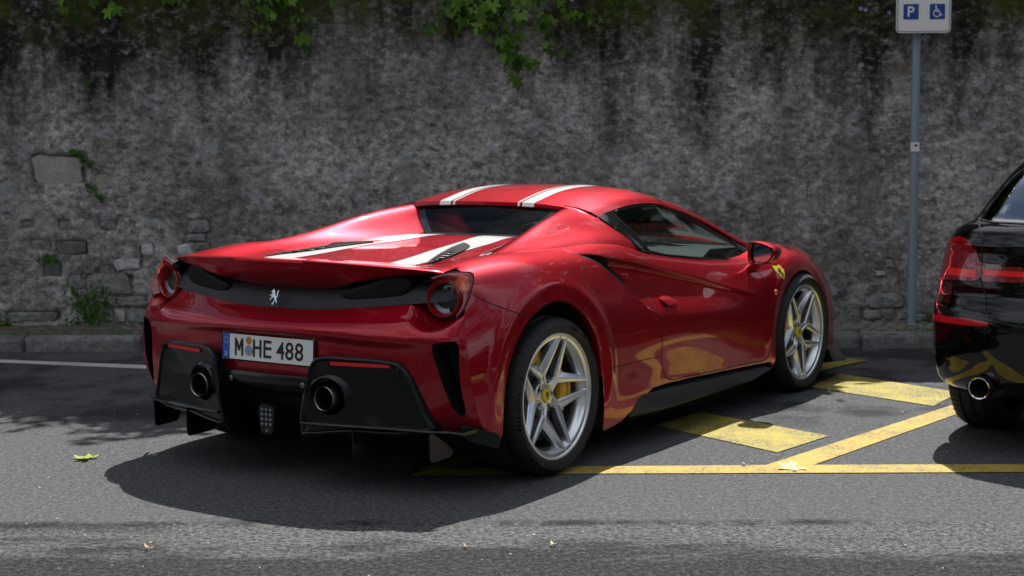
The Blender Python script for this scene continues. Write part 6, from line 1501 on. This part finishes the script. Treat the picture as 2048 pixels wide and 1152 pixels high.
for i in range(1, len(BZ)): bzt.append(bzt[-1]+np.linalg.norm(bp[i, 0]-bp[i-1, 0])*.5+np.linalg.norm(bp[i, 5]-bp[i-1, 5])*.5)
but = np.concatenate([[0], np.cumsum(np.linalg.norm(np.diff(bp[4], axis=0), axis=1))])
ND, NE = 170, 200
BP = relax(dense(bp, bzt, but, ND, NE), 2, .5); bF = gfaces(ND, NE)
xx = BP[..., 0]; yy = BP[..., 1]; zz = BP[..., 2]
# shelf crease of the tailgate and lamps, bumper top
BP[..., 0] += .012*np.exp(-((zz-.72)/.035)**2)*(xx < 0)
BP[..., 0] -= .010*np.exp(-((zz-.955)/.020)**2)*(xx < 0)
BV0 = BP.reshape(-1, 3)
def bnorm(V): 
    n = vnormals(V, bF); s_ = np.sign((n[:, 0]*-(1.0)).mean()+(n[:, 1]).mean()); return n*s_
B_GLASS = [(-.2, 1.058), (.60, 1.058), (.650, 1.068), (.655, 1.09), (.60, 1.20), (.53, 1.27), (.42, 1.315), (-.2, 1.335)]
B_LAMPO = smooth_poly([(.60, .80), (.60, .87), (.615, .915), (.66, .965), (.72, .985), (.80, .965), (.90, .93), (.95, .80), (.93, .782), (.70, .79)], 4)
B_LAMPI = [(.10, .805), (.588, .793), (.588, .875), (.50, .865), (.10, .865)]
B_REFL = smooth_poly([(.50, .606), (.53, .598), (.74, .592), (.86, .592), (.885, .600), (.86, .616), (.74, .622), (.58, .620)], 4)
B_LAMPL = [(.72, .70), (.75, .78), (.95, .775), (.95, .66), (.86, .66), (.80, .69)]
_TBK = {}
for s in (-1, 1):
    V = BV0.copy(); n = bnorm(V); fcn = V[bF].mean(1); rear = (fcn[:, 0] < .05)
    lab = np.zeros(len(bF), int)
    pyz = fcn[:, [1, 2]]; vyz = V[:, [1, 2]]
    polys = [(1, B_GLASS), (2, B_LAMPO), (3, B_LAMPI), (4, B_REFL)]
    arch = (np.hypot(fcn[:, 0], fcn[:, 2]-.315) < .355) & (fcn[:, 1] > .6)
    for k, P in polys:
        ins = inpoly(pyz, [tuple(p) for p in P]) & rear & (lab == 0); lab[ins] = k
        a = np.zeros(len(V), bool); b2 = a.copy(); a[bF[ins].ravel()] = True; b2[bF[(~ins) & rear].ravel()] = True
        kk = np.where(a & b2 & (np.abs(n[:, 0]) > .25))[0]; snap(V, n, kk, np.array(P), ax=(1, 2), closed=True)
    lab[arch] = 9
    # arch vertices
    a = np.zeros(len(V), bool); b2 = a.copy(); a[bF[arch].ravel()] = True; b2[bF[~arch].ravel()] = True; kk = np.where(a & b2)[0]
    d = V[kk][:, [0, 2]]-np.array([0, .315]); V[np.ix_(kk, [0, 2])] = np.array([0, .315])+d/np.linalg.norm(d, axis=1, keepdims=True)*.355
    n = bnorm(V); off = {0: 0, 1: -.004, 2: .004, 3: .001, 4: .003}
    for k, nm, mt in ((0, 'body', M_BP), (1, 'rear_window', M_BGL), (2, 'tail_lamp', M_BLAMP), (3, 'tail_lamp', M_BLAMP), (4, 'reflector', M_BREFL)):
        sel = lab == k; u, F = subset(V, bF, sel); W_ = V[u]+n[u]*off[k]; W_ = W_.copy(); nn_ = n[u].copy(); W_[:, 1] *= s; nn_[:, 1] *= s
        mesh(nm, W_, orient(W_, F, nn_), mt, bc, normals=nn_)
rr_ = BP[-1]; MB().loft([[(p[0], p[1], p[2]) for p in rr_], [(p[0], p[1]*.5, p[2]+.012) for p in rr_], [(p[0], 0, p[2]+.016) for p in rr_], [(p[0], -p[1]*.5, p[2]+.012) for p in rr_], [(p[0], -p[1], p[2]) for p in rr_]], closed=False).build('roof', M_BP, bc)
T_BC = BVHTree.FromPolygons([tuple(v) for v in BV0], [tuple(int(i) for i in f) for f in bF])
def bx(y, z, off=0.0):
    h = T_BC.ray_cast(Vector((-2, abs(y), z)), Vector((1, 0, 0))); return (h[0].x if h[0] is not None else -.6)-off
def bside(x, z):
    h = T_BC.ray_cast(Vector((x, 2, z)), Vector((0, -1, 0))); return h[0].y if h[0] is not None else .88
for s in (-1, 1):
    g = M_GAP
    def line(P, w=.003, mat=None, nm='panel_gap'):
        q = resample(P, .012); MB().tube([(bx(y, z, .0005), s*y, z) for y, z in q], w, 5).build(nm, mat or M_VOID, bc)
    line(smooth_poly([(.70, 1.062), (.64, 1.035), (.598, .985), (.592, .90), (.588, .80), (.560, .74), (.535, .66), (.49, .625), (.38, .612), (0.0, .612)], 8, False), .0028)
    line([(.0, .607), (.38, .607), (.495, .620), (.542, .66)], .0014, pm('gap_highlight', (.12, .12, .12), .2, coat=1), 'gap_glint')  # pale grey line painting a highlight along the tailgate gap
    # brighter L-shaped light guide inside the lamp, and the dark lower portion
    MG = bpy.data.materials.get('lamp_guide') or pm('lamp_guide', (.62, .008, .012), .15, coat=1, emis=(1, .02, .02), es=.06)
    def patch_r(y0, y1, z0, z1, nm, mt, off=.0055, sk=0.0):
        MB().loft([[(bx(y, z+sk*(y-y0), off), s*y, z+sk*(y-y0)) for y in np.linspace(y0, y1, 14)] for z in np.linspace(z0, z1, 5)], closed=False).build(nm, mt, bc)
    patch_r(.615, .845, .808, .842, 'light_guide', MG); patch_r(.790, .845, .8425, .930, 'light_guide', MG); patch_r(.12, .575, .822, .846, 'light_guide', MG, .003)
    V = []; nl = resample([(.46, .858), (.56, .862)], .02); 
    MB().loft([[(bx(y, .850, .006), s*y, .850) for y in np.linspace(.485, .565, 6)], [(bx(y, .872, .006), s*y, .872) for y in np.linspace(.490, .570, 6)]], closed=False).build('reversing_lamp', pm('reversing_lens', (.16, .12, .12), .2, coat=1), bc)
    MB().loft([[(bx(y, z, .003), s*y, z) for y in np.linspace(.74, .865, 12)] for z in (.68, .72, .775)], closed=False).build('lamp_lower', M_BLAMPD, bc)
    # bumper recess, valance and exhaust
    xr_ = bx(.56, .34)
    mb = MB(); ls = []
    for rr, dx in ((.128, .012), (.118, -.010), (.104, -.006), (.096, .06)):
        ls.append([(xr_+dx+(.05*max(0, math.cos(t))), s*(.555+rr*math.cos(t)*1.08), .318+rr*math.sin(t)*.95) for t in np.linspace(.12, math.pi-.12, 24)])
    mb.loft(ls, closed=False); mb.build('exhaust_surround', M_BP, bc)
    MB().add([(xr_+.004+(.05*max(0, math.cos(t))), s*(.555+.098*math.cos(t)*1.06), .318+(.092*math.sin(t) if math.sin(t) > 0 else .060*math.sin(t))) for t in np.linspace(0, 2*math.pi, 24, endpoint=False)], [tuple(range(24))]).build('exhaust_shadow_panel', M_MATTE, bc, smooth=False)
    ex = MB().lathe([(-.62, .050), (-.780, .050), (-.786, .0485), (-.786, .044), (-.780, .042), (-.66, .041), (-.66, .001)], axis='x', c=(0, s*.555, .315), n=40).build('exhaust_pipe', M_VOID, bc)
    MB().lathe([(-.760, .0512), (-.784, .0512), (-.790, .049), (-.788, .0445), (-.778, .0425)], axis='x', c=(0, s*.555, .315), n=40).build('chrome_tip', M_CHROME, ex)
    # lower edge lip
    mb = MB(); mb.loft([[(bx(y, .27)+.01, s*y, .262) for y in np.linspace(.0, .40, 12)], [(bx(y, .27)-.006, s*y, .252) for y in np.linspace(.0, .40, 12)], [(bx(y, .27)+.06, s*y, .242) for y in np.linspace(.0, .40, 12)]], closed=False); mb.build('rear_valance', M_BP, bc)
    # window pillar trim and rear corner seal
    q = smooth_poly([(.69, 1.060), (.645, 1.15), (.59, 1.24), (.52, 1.30), (.42, 1.335)], 8, False); MB().tube([(bx(y, z, .003), s*y, z) for y, z in q], .004, 6).build('window_seal', M_TRIM, bc)
    line([(.0, 1.052), (.60, 1.052), (.70, 1.062)], .004, M_VOID)
    # wheels
    for wx_ in (0, 2.67):
        w_, RT, rb = .225, .315, .225; H = w_/2; T = MB(); prof = [(-H, rb), (-H-.012, (rb+RT)/2), (-H+.004, RT-.016), (-H+.03, RT-.003)]
        for gg in (-.5, -.02, .46): prof += [(gg*H-.006, RT), (gg*H-.005, RT-.008), (gg*H+.005, RT-.008), (gg*H+.006, RT)]
        prof += [(H-.03, RT-.003), (H-.004, RT-.016), (H+.012, (rb+RT)/2), (H, rb)]
        T.lathe(prof, n=72); wh = T.build('tyre', M_TYRE, bc, auto=50); wh.location = (wx_, s*.775, RT)
        mb = MB()
        for k in range(60):
            a = 2*math.pi*k/60
            for y0_, y1_, da in ((-.104, -.062, .03), (-.05, -.008, -.03), (.006, .048, .03), (.06, .104, -.03)):
                P = [((RT+.0006)*math.cos(a+e), y_, (RT+.0006)*math.sin(a+e)) for y_, e in ((y0_, -.010), (y1_, -.010+da), (y1_, .010+da), (y0_, .010))]; mb.add(P, [(0, 1, 2, 3)])
        tag(mb.build('tread_block_gap', M_VOID, wh, auto=None), kind='stuff')
        MB().lathe([(s*H, rb), (s*(H-.02), rb-.02), (s*(H-.03), .06), (s*(H-.01), .05), (s*(H-.01), .001)], n=40).build('rim', M_RIM, wh)
MB().box((-.45, -.80, .24), (3.0, .80, .45)).box((-.3, -.62, .42), (2.6, .62, .95)).build('underbody_block', M_VOID, bc, smooth=False)
